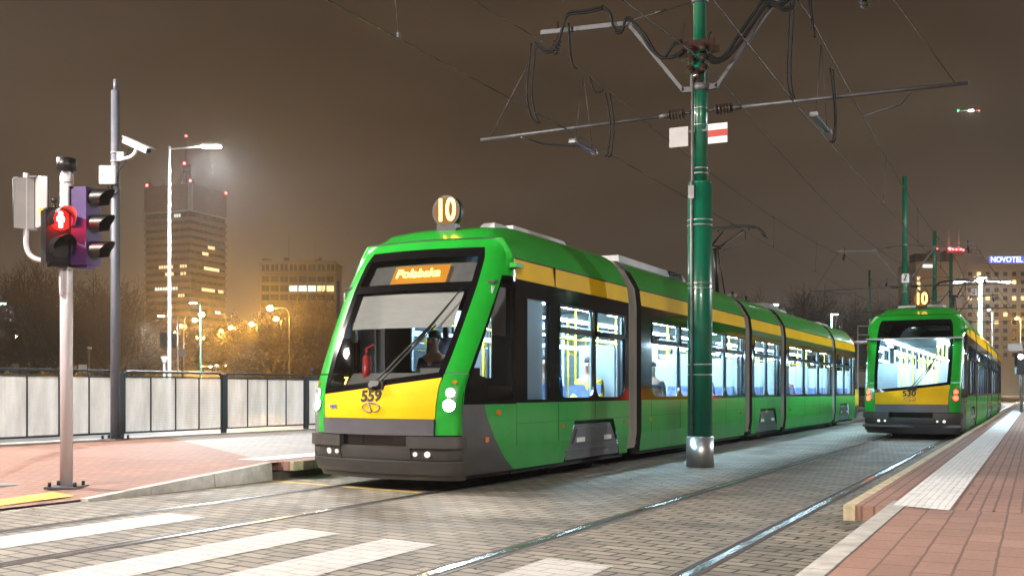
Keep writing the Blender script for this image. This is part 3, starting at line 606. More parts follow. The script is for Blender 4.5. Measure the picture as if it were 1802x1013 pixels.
# left platform: level part, ramp, kerb, lip
def zl(t): return .02 + .205*max(0, min(1, (t-8.2)/3.0))
ts = [-8, 2, 5, 7, 8.2, 8.8, 9.4, 10, 10.6, 11.2, 12, 20, 40, 90]
mb = MB(); mb.grid(lambda u, v: (-16.1 + 6.94*u, ts[round(v*(len(ts)-1))], zl(ts[round(v*(len(ts)-1))])), 1, len(ts)-1, smooth=False)
tag(mb.build('platform_paving', M['redpave']), kind='structure')
mb = MB(); T2 = [11.9, 13, 16, 20, 40, 90]
mb.add([(-16.05, 16.6, zl(16)+.004), (-10.0, 12.0, zl(12)+.004), (-10.0, 90, zl(20)+.004), (-16.05, 90, zl(20)+.004)], [(0,1,2,3)])  # paler sheet with a slanted near edge, laid over the red platform
tag(mb.build('pale_sheet', M['palesheet']), kind='structure')
mb = MB(); tk = [8.2, 9.1, 10.15, 11.25]
for i in range(3):
    a, b = tk[i]+.006, tk[i+1]-.006
    za, zb = zl(a)+.012, zl(b)+.012
    mb.add([(-9.17,a,-.03),(-9.04,a,-.03),(-9.04,b,-.03),(-9.17,b,-.03),(-9.17,a,za),(-9.055,a,za),(-9.055,b,zb),(-9.17,b,zb)], [(0,3,2,1),(4,5,6,7),(0,1,5,4),(1,2,6,5),(2,3,7,6),(3,0,4,7)])
tag(mb.build('kerb', M['concrete']), kind='structure')
mb = MB(); mb.box((-9.17, 11.25, -.03), (-9.10, 90, .10)); tag(mb.build('platform_wall', mat('platform_wall_dark', (.10,.09,.08), .9, vary=.4)), kind='structure')
mb = MB(); mb.box((-9.34, 11.55, .11), (-8.93, 90, .232)); tag(mb.build('platform_edge', M['redfar']), kind='structure')
mb = MB(); mb.box((-8.99, 11.542, .114), (-8.926, 11.75, .236)); mb.box((-8.96, 11.75, .2325), (-8.928, 90, .236)); tag(mb.build('edge_marking', M['beige']), kind='structure')
rect('tactile_strip', -9.95, -9.45, 11.6, 90, .2335, M['tactile'])
sheet('tactile_paving', [(-9.42, 8.36, zl(8.36)+.006), (-9.93, 8.50, zl(8.5)+.006), (-9.86, 7.7, .028), (-9.95, 5.5, .028), (-9.42, 5.5, .028), (-9.36, 7.4, .028)][::-1], M['ytactile'])
mb = MB(); mb.box((-16.75, -8, -.04), (-16.1, 90, .245)); tag(mb.build('platform_edge_strip', M['concrete']), kind='structure')
# right platform
rect('platform_paving', -.985, 9, -8, 9.28, .22, M['redbig']); rect('platform_paving', -.985, 9, 9.28, 110, .22, M['redfar'])
mb = MB(); mb.box((-1.05, -8, -.04), (-.99, 110, .215)); tag(mb.build('platform_wall', mat('platform_wall_dark_2', (.10,.09,.08), .9, vary=.4)), kind='structure')
mb = MB()
for k in range(18): mb.box((-1.12, -8+k*.99, -.03), (-.987, -8+k*.99+.982, .226))
tag(mb.build('kerb', M['concrete']), kind='structure')
mb = MB(); mb.box((-1.445, 9.24, .10), (-.987, 110, .223)); tag(mb.build('platform_edge', M['redfar']), kind='structure')
mb = MB(); mb.box((-1.452, 9.225, .098), (-1.36, 9.60, .2265)); mb.box((-1.452, 9.60, .098), (-1.36, 110, .2265)); tag(mb.build('edge_marking', M['beige']), kind='structure')
sheet('tactile_strip', [(-1.08, 9.42, .2275), (-.63, 9.18, .2275), (-.63, 110, .2275), (-1.08, 110, .2275)], M['tactile'])
# rails
for i, X in enumerate((TX1-.7525, TX1+.7525, TX2-.7525, TX2+.7525)):
    inner = 1 if i % 2 == 0 else -1
    mb = MB(); mb.box((X-.032, -8, -.05), (X+.032, 150, .006)); r = mb.build('tram_rail', M['railsteel']); tag(r, kind='structure')
    mb = MB(); g0, g1 = sorted((X+inner*.033, X+inner*.085)); mb.box((g0, -8, -.05), (g1, 150, .003)); g2, g3 = sorted((X-inner*.033, X-inner*.075)); mb.box((g2, -8, -.05), (g3, 150, .004))
    tag(mb.build('rail_groove', M['railside']), kind='structure')
    mb = MB(); k0, k1 = sorted((X+inner*.086, X+inner*.105)); mb.box((k0, -8, -.05), (k1, 150, .005)); tag(mb.build('rail_keeper', M['dsteel']), kind='structure')
# crossing stripes
for a, b in ((-7.50, -6.93), (-5.70, -5.17), (-4.66, -4.12), (-3.09, -2.55)):
    f = lambda X: 7.72 - .21*(X+7.2)
    mb = MB(); seg = [(a, b)]
    sheet('crossing_stripe', [(a, 2.5, .0045), (b, 2.5, .0045), (b, f(b), .0045), (a, f(a), .0045)], M['zebra'])
for (x0, x1) in ((-9.0, -7.90), (-7.68, -6.40)):
    f = lambda X: 11.05 - .215*(X+8.4)
    sheet('yellow_line', [(x0, f(x0)-.06, .0045), (x1, f(x1)-.06, .0045), (x1, f(x1)+.06, .0045), (x0, f(x0)+.06, .0045)], M['yellowline'])
# manhole at the far left of the ramp
c = onZ(3, 856, .03); mb = MB(); mb.cyl((c.x, c.y, zl(c.y)-.02), (c.x, c.y, zl(c.y)+.006), .28, 24); tag(mb.build('manhole_cover', M['dsteel']), 'round steel manhole cover in the red paving by the yellow strip', 'manhole cover')
# ------------------------------------------------------------------ fence along the left platform
def ribbed():
    m = bpy.data.materials.new('ribbed_panel'); m.use_nodes = True; n = m.node_tree.nodes; l = m.node_tree.links; b = n['Principled BSDF']; o = n['Material Output']
    t = n.new('ShaderNodeTexCoord'); w = n.new('ShaderNodeTexWave'); w.bands_direction = 'Z'; w.inputs['Scale'].default_value = 9; w.inputs['Distortion'].default_value = .25; l.new(t.outputs['Object'], w.inputs[0])
    bp = n.new('ShaderNodeBump'); bp.inputs['Strength'].default_value = .35; bp.inputs['Distance'].default_value = .012; l.new(w.outputs[0], bp.inputs['Height']); l.new(bp.outputs[0], b.inputs['Normal'])
    b.inputs['Base Color'].default_value = (.62,.61,.58,1); b.inputs['Roughness'].default_value = .14
    q = n.new('ShaderNodeTexNoise'); q.inputs['Scale'].default_value = 1.5; q.inputs['Detail'].default_value = 8; q.inputs['Roughness'].default_value = .65; mp = n.new('ShaderNodeMapping'); mp.inputs['Scale'].default_value = (1, 2.6, .55); l.new(t.outputs['Object'], mp.inputs[0]); l.new(mp.outputs[0], q.inputs[0])
    rr = n.new('ShaderNodeValToRGB'); rr.color_ramp.elements[0].position = .34; rr.color_ramp.elements[1].position = .66; rr.color_ramp.elements[0].color = (.66,.65,.625,1); rr.color_ramp.elements[1].color = (.96,.95,.93,1); l.new(q.outputs[0], rr.inputs[0]); l.new(rr.outputs[0], b.inputs['Base Color'])
    tl = n.new('ShaderNodeBsdfTranslucent'); tl.inputs[0].default_value = (.96,.95,.92,1); mx = n.new('ShaderNodeMixShader'); mx.inputs[0].default_value = .72; l.new(rr.outputs[0], tl.inputs[0]); l.new(bp.outputs[0], tl.inputs['Normal'])
    l.new(b.outputs[0], mx.inputs[1]); l.new(tl.outputs[0], mx.inputs[2])
    tp = n.new('ShaderNodeBsdfTransparent'); m2 = n.new('ShaderNodeMixShader'); m2.inputs[0].default_value = .36; l.new(mx.outputs[0], m2.inputs[1]); l.new(tp.outputs[0], m2.inputs[2]); l.new(m2.outputs[0], o.inputs[0]); return m
M['ribbed'] = ribbed(); M['fence'] = mat('fence_dark', (.022,.028,.034), .4, metal=.4, vary=.2)
FX = -16.4; tB0, tB1 = onX(219, 700, FX).y, onX(389, 700, FX).y; SL = tB1 - tB0; PITCH = onX(399, 700, FX).y - tB0
def fence_section(t0, L, label):
    T = thing('fence_panel', label, 'fence panel', (FX, t0, .245), 0, 'fence panels along the left platform')
    zt, zb = 1.325, .10; mb = MB(); r = .024
    mb.tube(curve_pts([(0, 0, zb-.0), (0, 0, zt-.12), (0, .035, zt-.035), (0, .12, zt), (0, L/2, zt), (0, L-.12, zt), (0, L-.035, zt-.035), (0, L, zt-.12), (0, L, zb)], 6), r, 8)
    mb.bar((0, 0, zt-.10), (0, L, zt-.10), .03, .03); mb.bar((0, 0, zb), (0, L, zb), .03, .035); mb.build('frame', M['fence'], T)
    for k in range(5):
        if 0 < k < 4: MB().bar((0, L*k/4, zb), (0, L*k/4, zt-.10), .03, .022, up=(0,1,0)).build('upright', M['fence'], T)
    for k in range(4):
        a, b = L*k/4+.02, L*(k+1)/4-.02; mb = MB(); mb.box((-.006, a, zb+.025), (.006, b, zt-.125)); mb.build('pane', M['ribbed'], T)
    for y in (-.07, L+.05): MB().box((-.035, y-.03, -.02), (.035, y+.03, zt-.02)).build('post', M['fence'], T)
    return T
labs = ['fence panel of ribbed panes at the left edge behind the pedestrian signal', 'fence panel of ribbed panes just left of the camera pole foot', 'fence panel of ribbed panes just right of the camera pole',
        'fence panel of ribbed panes, second to the right of the camera pole', 'fence panel partly hidden by the front corner of the near tram']
for k in range(-2, 3): fence_section(tB0 + k*PITCH, SL, labs[k+2])
# ------------------------------------------------------------------ lamps
def light(name, p, power, colr, parent=None, spot=None, rad=.12, blend=.5, aim=(0,0,-1)):
    d = bpy.data.lights.new(name, 'SPOT' if spot else 'POINT'); d.energy = power; d.color = colr; d.shadow_soft_size = rad
    if spot: d.spot_size = R(spot); d.spot_blend = blend
    o = bpy.data.objects.new(name, d); col.objects.link(o); o.location = p
    o.rotation_euler = Vector(aim).to_track_quat('-Z', 'Y').to_euler()
    if parent is not None: o.parent = parent
    return o
LED, SOD, WARM = (.88,.95,1), (1,.50,.085), (1,.89,.76)
def street_lamp(name, label, ulamp, vlamp, D, upole, kind, r=.08, mcol=None, power=4000, group=None, curved=False, spot=150, aim=(0,0,-1), face=1.0):
    P = onD(ulamp, vlamp, D); B = onD(upole, vlamp, D); T = thing(name, label, 'street lamp', (B.x, B.y, 0), 0, group)
    a = Vector((P.x-B.x, P.y-B.y, 0)); h = P.z; mb = MB(); d = a.normalized() if a.length > .01 else Vector((1,0,0))
    if curved:
        mb.tube([(0,0,0), (0,0,1.2), (0,0,1.25), (0,0,h*.86)] + curve_pts([(0,0,h*.86), tuple(a*.06+Vector((0,0,h*.95))), tuple(a*.3+Vector((0,0,h*1.005))), tuple(a+Vector((0,0,h)))], 5)[1:], [r*1.5, r*1.5, r, r*.8]+[r*.6]*15, 8)
    else:
        mb.tube([(0,0,0), (0,0,1.3), (0,0,1.32), (0,0,h+.0)], [r*1.35, r*1.35, r, r*.7], 10); mb.tube([(0,0,h-.10), tuple(a*.9+Vector((0,0,h+.02)))], r*.5, 8)
    mb.build('pole', mcol or M['steel'], T)
    hd = MB(); c = a + Vector((0,0,h+.05)); sd = d.cross(Vector((0,0,1))); hd.obox(c, d*.36, sd*.14, Vector((0,0,.045))); hd.build('lamp_head', M['greypaint'], T)
    fc = MB(); 
    if kind == 'led': fc.obox(c-Vector((0,0,.058)), d*.30, sd*.12, Vector((0,0,.02*1)))
    else: fc.sphere(c-Vector((0,0,.07)), .28, 12, 8, (1,1,.8))  # sodium lens made oversized to look like lamp bloom
    fc.build('lamp_lens', M['ledhead'] if kind == 'led' else M['sodium'], T)
    light('lamp_light', c-Vector((0,0,.14 if kind == 'led' else .33)), power, LED if kind == 'led' else SOD, T, spot if kind == 'led' else None, rad=.15, aim=aim)
    return T
rl = Vector((CT, ST, 0))
street_lamp('street_lamp', 'tall pale street lamp with white LED head in front of the brick tower', 372, 258, 39, 298, 'led', .062, M['greypaint'], 20000, aim=(.12,.05,-1), spot=160)
street_lamp('street_lamp', 'white LED lamp on a green mast at the far left edge', 4, 534, 105, 19, 'led', .11, M['polegreen'], 5000)
street_lamp('street_lamp', 'orange sodium lamp beside the green mast at the far left edge', 30, 592, 118, 9, 'sod', .10, None, 2500)
street_lamp('street_lamp', 'orange sodium lamp between the pedestrian signal and the trees', 133, 622, 128, 134, 'sod', .07, None, 2200)
street_lamp('park_lamp', 'small orange park lamp left of the camera pole', 190, 624, 132, 190.5, 'sod', .06, None, 1800)
street_lamp('park_lamp', 'small orange park lamp right of the camera pole', 219, 625, 132, 219.5, 'sod', .06, None, 1800)
street_lamp('street_lamp', 'white LED lamp throwing its beam to the left, behind the tall pale lamp', 284, 556, 118, 313, 'led', .10, None, 9000, aim=(-.75*CT,-.75*ST,-1), spot=90)
street_lamp('street_lamp', 'white LED lamp on top of the green mast right of the tall pale lamp', 340, 533, 107, 353, 'led', .11, M['polegreen'], 5000)
street_lamp('street_lamp', 'orange sodium lamp glowing in front of the green mast by the road', 355, 553, 112, 323, 'sod', .08, None, 5000, curved=True)
street_lamp('street_lamp', 'orange sodium lamp on a curved pole, nearest to the tram front', 475, 542, 98, 510, 'sod', .075, None, 11000, curved=True)
sods = [(486, 561, 125), (443, 570, 140), (406, 576, 160), (390, 582, 178), (343, 563, 150), (319, 573, 190), (394, 592, 200), (308, 585, 190), (347, 594, 230), (358, 594, 240)]
for i, (u, v, D) in enumerate(sods):
    street_lamp('street_lamp', 'orange sodium street lamp among the far lamps along the road', u, v, D, u+10, 'sod', .08, None, 10000 if i < 4 else 8000, group='far sodium lamps along the road', curved=True)
street_lamp('street_lamp', 'white LED lamp on a green pole behind the tail of the near tram', 1468, 553, 100, 1463, 'led', .12, M['polegreen'], 3500)
street_lamp('street_lamp', 'white LED lamp just above the roof of the near tram', 1362, 536, 90, 1352, 'led', .09, None, 3000)
# mast with three LED heads in front of the hotel
B = onD(1725, 500, 103); T = thing('lamp_mast', 'green lamp mast coloured as lit, with three white LED heads in front of the hotel', 'lamp mast', (B.x, B.y, 0)); hz = onD(1725, 490, 103).z
mb = MB(); mb.tube([(0,0,0), (0,0,5), (0,0,5.05), (0,0,hz+.3)], [.24,.24,.19,.16], 12); mb.build('pole', mat('lit_mast_green', (.12,.45,.30), .4, vary=.15), T)  # lamplight on the pole put into its colour as a paler mast green
mb = MB(); mb.tube([tuple(rl*-2.3+Vector((0,0,hz-.3))), (0,0,hz-.25), tuple(rl*2.3+Vector((0,0,hz-.3)))], .06, 8); mb.build('bracket', M['greypaint'], T)
for k, (du, dz) in enumerate(((-2.3,-.3), (0,.12), (2.3,-.3))):
    c = rl*du + Vector((ST,-CT,0))*.35 + Vector((0,0,hz+dz)); mb = MB(); mb.obox(c, rl*.36, Vector((ST,-CT,0))*.26, Vector((0,0,.07))); mb.build('lamp_head', M['greypaint'], T)
    mb = MB(); mb.obox(c-Vector((0,0,.09)), rl*.32, Vector((ST,-CT,0))*.22, Vector((0,0,.03))); mb.build('lamp_lens', M['ledhead'], T); light('lamp_light', c-Vector((0,0,.3)), 5000, LED, T, 140)
# lamps outside the picture: those of the junction, then an added one
def side_lamp(label, X, t, h, ax, power, colr, spot=None, aim=(0,0,-1), rad=.25):
    T = thing('street_lamp', label, 'street lamp', (X, t, 0)); mb = MB(); mb.tube([(0,0,0), (0,0,h)], [.10,.06], 10); mb.tube([(0,0,h-.1), (ax,0,h+.05)], .04, 8); mb.build('pole', M['steel'], T)
    MB().box((ax-.35,-.15,h+.02), (ax+.35,.15,h+.11)).build('lamp_head', M['greypaint'], T); MB().box((ax-.3,-.12,h-.0), (ax+.3,.12,h+.018)).build('lamp_lens', M['ledhead'], T)
    light('lamp_light', (ax,0,h-.25), power, colr, T, spot, rad, aim=aim)
side_lamp('tall lamp on the right platform behind the viewer', 6.0, -3.0, 9.5, -1.2, 7400, WARM, 128, (-.3, .55, -1))
side_lamp('tall lamp on the left platform behind the viewer', -14.5, 1.0, 9.0, 1.2, 9000, WARM)
side_lamp('tall lamp over the road left of the picture', -21.5, 9.0, 10.0, 1.5, 13000, (1,.92,.84))
side_lamp('added unseen lamp lighting the right platform', 14, 38.0, 10.0, -1.5, 11000, LED)  # unseen lamp added to light the right platform

for k, (u, v, D, kd, pw) in enumerate(((1660, 560, 290, 'led', 40000), (1740, 545, 285, 'led', 40000), (1790, 560, 280, 'sod', 24000), (1850, 550, 290, 'led', 40000))):  # lamps added in front of the hotel to brighten its walls
    street_lamp('street_lamp', 'added lamp brightening the hotel front', u, v, D, u+6, kd, .10, None, pw, group='added lamps brightening the hotel')
for u in (470, 520, 570): street_lamp('street_lamp', 'added lamp brightening the pale office block', u, 580, 300, u+8, 'led', .10, None, 36000, group='added lamps brightening the office block', spot=175)  # lamps added below the office block to brighten its walls
for u in (280, 330, 385): street_lamp('street_lamp', 'sodium lamp at the foot of the brick tower', u, 610, 440, u+8, 'sod', .12, None, 9000, group='sodium lamps at the foot of the tower', curved=True)
# ------------------------------------------------------------------ pedestrian and traffic signal
bk = Vector((ST, -CT, 0)); UP = Vector((0,0,1))     # towards the viewer, and up
g = onZ(117, 858, .06); SD = g.x*-ST + g.y*CT
T = thing('traffic_signal', 'pale signal pole with glowing red pedestrian light and purple backed signal', 'traffic signal', (g.x, g.y, zl(g.y)))
def L(u, v, dd=0): p = onD(u, v, SD-dd); return p - Vector((g.x, g.y, zl(g.y)))
hp = L(120, 290).z
mb = MB(); mb.cyl((0,0,.02), (0,0,hp), .070, 20); mb.build('pole', M['lavender'], T)
for v in (322, 364, 472, 517): z = L(120, v).z; MB().cyl((0,0,z-.008), (0,0,z+.008), .0735, 20).build('band', M['chrome'], T)
mb = MB(); mb.cyl((0,0,hp-.08), (0,0,hp+.07), .108, 24); mb.build('cap', M['blackpl'], T)
mb = MB(); mb.obox((0,0,.012), rl*.19, bk*.17, UP*.012); bp_ = mb.build('base_plate', M['steel'], T)
for i in (-1, 1):
    for j in (-1, 1): c = rl*.145*i + bk*.12*j; MB().cyl(c+UP*.02, c+UP*.075, .02, 8).build('bolt', M['blackpl'], bp_)
def head(c, fd, w, d, hh, n, m):
    fd = Vector(fd).normalized(); sd = UP.cross(fd).normalized(); mb = MB(); mb.obox(c, sd*w/2, fd*d/2, UP*hh/2)
    mb.obox(c+UP*(hh/2+.012), sd*w*.42, fd*d*.4, UP*.014); mb.obox(c-UP*(hh/2+.02), sd*w*.3, fd*d*.35, UP*.022); h = mb.build('signal_head', m, T)
    return h, fd, sd
def visor(h, c, fd, sd, r, ln, m):
    mb = MB(); n = 18; A = [R(-35+250*k/n) for k in range(n+1)]
    mb.grid(lambda u, v: c + (r*(1-.06*v))*(math.cos(A[round(u*n)])*sd + math.sin(A[round(u*n)])*UP) + fd*(ln*v*(.55+.45*max(0, math.sin(A[round(u*n)])))), n, 3); mb.build('visor', m, h)
fd = bk*.74 + rl*.67; c = L(101, 418, .14)
h, fd, sd = head(c, fd, .31, .17, .60, 2, M['blackpl'])
for k, v in enumerate((392, 440)):
    cc = Vector((c.x, c.y, L(103, v).z)) + fd*.09
    MB().cyl(cc, cc+fd*.006, .118, 28).build('lens', M['reddisc'] if k == 0 else M['rubber'], h); visor(h, cc, fd, sd, .132, .28, M['blackpl'])
    if k == 0:
        mb = MB(); f2 = fd*.014
        def q(x, z): return cc + f2 + sd*x + UP*z
        mb.prism([q(.026*math.cos(R(a)), .070+.026*math.sin(R(a))) for a in range(0, 360, 30)], fd*.003)
        mb.prism([q(-.030,.045), q(.030,.045), q(.045,.02), q(.040,-.02), q(.024,-.02), q(.022,-.088), q(.004,-.088), q(0,-.03), q(-.004,-.088), q(-.022,-.088), q(-.024,-.02), q(-.040,-.02), q(-.045,.02)][::-1], fd*.003); mb.build('red_figure', M['redman'], h)
p0 = L(96, 365, .16); mb = MB(); mb.cyl(p0-UP*.02, p0+UP*.03, .02, 10); mb.sphere(p0+UP*.08, .036, 10, 8); mb.build('sensor', M['blackpl'], h)
light('signal_glow', tuple(Vector((c.x, c.y, L(103, 392).z))+fd*.22), 14, (1,.02,.015), T, rad=.1)
fd = rl*.97 + bk*.24; c = L(151, 401, .04); h, fd, sd = head(c, fd, .27, .20, .86, 3, M['purple'])
mb = MB(); mb.obox(c-fd*.11+UP*.0, sd*.15, fd*.008, UP*.46); mb.build('backboard', M['blackpl'], h)
for v in (352, 397, 443):
    cc = Vector((c.x, c.y, L(150, v).z)) + fd*.102; MB().cyl(cc, cc+fd*.006, .105, 24).build('lens', M['rubber'], h); visor(h, cc, fd, sd, .112, .26, M['blackpl'])
mb = MB(); mb.bar(L(120, 345, 0), L(150, 345, .03), .03); mb.bar(L(120, 462, 0), L(150, 462, .03), .03); mb.bar(L(118, 372, 0), L(103, 372, .12), .03); mb.bar(L(118, 462, 0), L(103, 462, .12), .03); mb.build('bracket', M['greypaint'], T)
mb = MB(); mb.tube(curve_pts([L(117, 462), L(80, 459), L(58, 453), L(47, 436), L(46, 405), L(46, 305)], 8), .030, 10); pb = mb.build('sign_pipe', M['lavender'], T)
for (u0, u1, d0, d1, v0, v1) in ((24, 60, .10, -.04, 313, 403), (64, 84, -.04, .16, 311, 400)):
    a, b = L(u0, v0, d0), L(u1, v0, d1); zl_ = L(u0, v1).z; mb = MB(); n = (b-a).cross(UP).normalized()
    mb.prism([a, b, Vector((b.x, b.y, zl_)), Vector((a.x, a.y, zl_))], n*.012); s = mb.build('sign_plate', M['greypaint'], T, fix=True)
    mb = MB(); P4 = [a, b, Vector((b.x, b.y, zl_)), Vector((a.x, a.y, zl_))]; mb.tube(P4 + [P4[0]], .011, 6); mb.build('sign_rim', M['steel'], s)
mb = MB()
for v in (311, 404): mb.bar(L(40, v, .0), L(66, v, .0), .03, .02)
mb.build('sign_clamp', M['steel'], pb)
a = L(72, 379, .15); mb = MB(); mb.obox(L(73, 372, .14), rl*.022, bk*.003, UP*.035); mb.build('sticker', M['yellow'], pb)
mb = MB(); mb.tube(curve_pts([L(108, 470, .07), L(107, 490, .09), L(108, 520, .08)], 6), .022, 8); mb.build('conduit', M['lavender'], T)
# ------------------------------------------------------------------ pole with the surveillance camera
g = onZ(203, 773, .225); CD = g.x*-ST + g.y*CT; T = thing('camera_pole', 'tall dark pole with a white surveillance camera and box by the fence', 'camera pole', (g.x, g.y, zl(g.y)))
def L(u, v, dd=0): p = onD(u, v, CD-dd); return p - Vector((g.x, g.y, zl(g.y)))
ht = L(205, 160).z; mb = MB(); mb.tube([(0,0,.02), (0,0,3.2), (0,0,ht)], [.094,.088,.080], 18); mb.tube([(0,0,ht), (0,0,ht+.22)], .038, 10)
mb.build('pole', mat('pole_blue_grey', (.055,.060,.085), .55, metal=.2, vary=.5, vscale=5, stretch=(1,1,.5), c2=(.12,.12,.14)), T)
mb = MB(); mb.obox((0,0,.012), rl*.24, bk*.22, UP*.012); bp_ = mb.build('base_plate', M['steel'], T)
for i in (-1, 1):
    for j in (-1, 1): c = rl*.19*i + bk*.16*j; MB().cyl(c+UP*.02, c+UP*.09, .024, 8).build('bolt', M['blackpl'], bp_)
mb = MB(); z = L(205, 277).z
for dz in (-.10, .07): mb.cyl((0,0,z+dz), (0,0,z+dz+.03), .092, 18)
mb.obox(rl*.13+bk*.03+UP*z, rl*.07, bk*.07, UP*.09); br = mb.build('bracket', M['dullwhite'], T)
mb = MB(); mb.tube(curve_pts([L(214, 280, .1), L(230, 276, .2), L(238, 268, .2), L(240, 262, .2)], 5), .034, 8); mb.build('bracket_arm', M['white'], br)
a, b = L(220, 247, .1), L(262, 266, .45); d = (b-a).normalized(); sd = d.cross(UP).normalized(); u2 = sd.cross(d); mb = MB(); m_ = (a+b)/2
mb.obox(m_, d*(b-a).length/2, sd*.062, u2*.058); mb.obox(m_+u2*.068+d*.03, d*((b-a).length/2+.05), sd*.078, u2*.010); cm = mb.build('camera', M['dullwhite'], T)
mb = MB(); mb.cyl(b, b+d*.01, .045, 16); mb.build('camera_lens', M['black'], cm)
mb = MB(); c = L(191, 309, .08); mb.obox(c, rl*.155, bk*.09, UP*.18); mb.obox(c+rl*.01, rl*.165, bk*.08, UP*.17); jb = mb.build('junction_box', M['dullwhite'], T); mb = MB(); mb.obox(c+bk*.092-rl*.09, rl*.012, bk*.003, UP*.012); mb.build('box_lock', M['blackpl'], jb)
mb = MB(); mb.tube(curve_pts([L(196, 326, .1), L(199, 342, .1), L(208, 335, .1), L(206, 322, .1), L(210, 300, .12), L(222, 282, .15), L(226, 262, .2)], 6), .012, 6); mb.tube(curve_pts([L(190, 327, .1), L(195, 340, .12), L(200, 348, .1)], 5), .011, 6); mb.build('cable', M['cable'], T)
# ------------------------------------------------------------------ catenary masts
MX = -4.72
def insul(mb, a, b, r=.07, n=5):
    a, b = Vector(a), Vector(b); mb.cyl(a, b, r*.5, 10); d = (b-a)
    for k in range(n): p = a + d*(k+.7)/(n+.4); mb.cyl(p-d*.04, p+d*.04, r, 12)
def mast(X, t, label, top=10.2, detail=False, group='green catenary masts between the tracks', arms=True, r0=.19, tilt=.0):
    T = thing('catenary_mast', label, 'mast', (X, t, 0), tilt, group)
    mb = MB(); mb.tube([(0,0,.46), (0,0,4.40)], r0, 28); mb.tube([(0,0,4.38), (0,0,4.43)], [r0, r0*.93], 28); mb.tube([(0,0,4.4), (0,0,6.6)], r0*.62, 22); mb.tube([(0,0,6.6), (0,0,top)], r0*.52, 20); mb.build('pole', M['polegreen'], T)
    mb = MB(); mb.cyl((0,0,-.02), (0,0,.46), r0+.022, 28); mb.cyl((0,0,.455), (0,0,.475), r0+.012, 28); mb.build('base_sleeve', M['chrome'], T)
    for z, r in ((1.42, r0), (1.58, r0), (2.76, r0), (2.84, r0), (3.74, r0), (3.82, r0), (4.55, r0*.62), (4.63, r0*.62), (5.30, r0*.62), (5.56, r0*.62)): MB().cyl((0,0,z), (0,0,z+.022), r+.006, 28).build('band', M['chrome'], T)
    if not arms: return T
    MB().cyl((0,0,5.84), (0,0,5.95), r0*.62+.03, 18).build('clamp', M['dsteel'], T); MB().cyl((0,0,7.22), (0,0,7.30), r0*.52+.03, 18).build('clamp', M['dsteel'], T)
    for s in (-1, 1):
        mb = MB(); w = .06
        mb.bar((s*.12,0,5.89), (s*.28,0,5.90), .06, .08); mb.bar((s*.26,0,5.88), (s*1.16,0,7.05), .06, .055); mb.bar((s*1.06,0,7.08), (s*2.72,0,7.16), .06, .07); mb.bar((s*1.10,0,7.02), (s*1.22,0,7.16), .03, .12)
        br = mb.build('bracket_arm', M['steel'], T)
        mb = MB(); mb.tube([(s*.12,0,7.26), (s*1.18,0,7.12)], .010, 5); mb.tube([(s*.55,0,7.205), (s*.75,0,7.18)], .022, 6)
        mb.build('stay_wire', M['wire'], br); MB().tube([(s*2.68,0,7.12), (s*3.68,0,5.52)], .010, 5).build('stay_wire', M['wire'], br)
        mb = MB(); mb.cyl((s*.12,0,5.53), (s*.24,0,5.53), .02, 8); mb.tube([(s*.52,0,5.53), (s*3.86,0,5.49)], .028, 8); mb.cyl((s*.50,0,5.53), (s*.66,0,5.53), .05, 10, .03); rd = mb.build('registration_rod', M['steel'], T)
        mb = MB(); insul(mb, (s*.24,0,5.53), (s*.52,0,5.53), .085); mb.build('rod_insulator', M['porcelain'], rd)
        mb = MB(); insul(mb, (s*2.42,0,7.02), (s*2.48,0,6.76), .075, 4); mb.cyl((s*2.42,0,7.02), (s*2.42,0,7.30), .018, 6); mb.build('insulator', M['porcelain'], br)
        mb = MB(); mb.tube([(s*3.1,0,5.46), (s*2.9,.5,5.42), (s*2.3,.9,5.40)], .014, 6); mb.build('steady_arm', M['steel'], rd)
    return T
m1 = mast(MX, 16.25, 'nearest green mast with steel foot, thick cables and cross arms', detail=True, group=None)
mast(-4.95, 47.2, 'green mast with cross arms directly above the far tram', 10.1, group=None)
mast(-4.9, 61, 'green mast with cross arms, second one behind the far tram', 9.7, group=None)
mast(-4.9, 73, 'shorter looking green mast right of the far tram roof line', 9.9, group=None)
P = onD(1530, 600, 78); mast(P.x, P.y, 'thin green mast between the tails of the two trams', 10.0, group=None, arms=False, r0=.16)
P = onD(595, 600, 60); mb = MB(); mb.tube([(0,0,0), (0,0,onD(595, 494, 60).z)], [.11,.08], 10); tag(mb.build('blue_post', mat('post_blue', (.03,.04,.10), .4, metal=.3), loc=(P.x, P.y, 0)), 'thin dark blue post behind the front pillar of the near tram', 'post')
# fittings of the nearest mast
def C(pts, r, n=8): return MB().tube(curve_pts([Vector(onT(u, v, 16.25)) - Vector((MX, 16.25, 0)) + Vector((0, -d, 0)) for u, v, d in pts], n), r, 6)
zt = lambda v: onT(1228, v, 16.25).z
mb = MB(); mb.tube([(-.075,-.20,.5), (-.075,-.20,4.40), (-.075,-.145,4.45), (-.075,-.145,6.2)], .024, 8); mb.box((-.12,-.225,4.15), (-.03,-.185,4.35)); mb.build('conduit', M['dsteel'], m1)
mb = MB()
for s in (-1, 1):
    for dz in (0, .16, .32): mb.cyl((s*.10,-.16,6.10+dz), (s*.10,-.16,6.20+dz), .065, 10); mb.cyl((s*.10,-.16,6.14+dz), (s*.10,-.16,6.16+dz), .085, 10)
mb.box((-.24,-.13,6.42), (.26,-.06,6.62)); mb.box((-.30,-.12,6.35), (-.2,-.04,6.45)); mb.box((.2,-.12,6.40), (.32,-.04,6.50)); mb.cyl((0,-.2,5.98), (0,-.14,6.12), .07, 8)
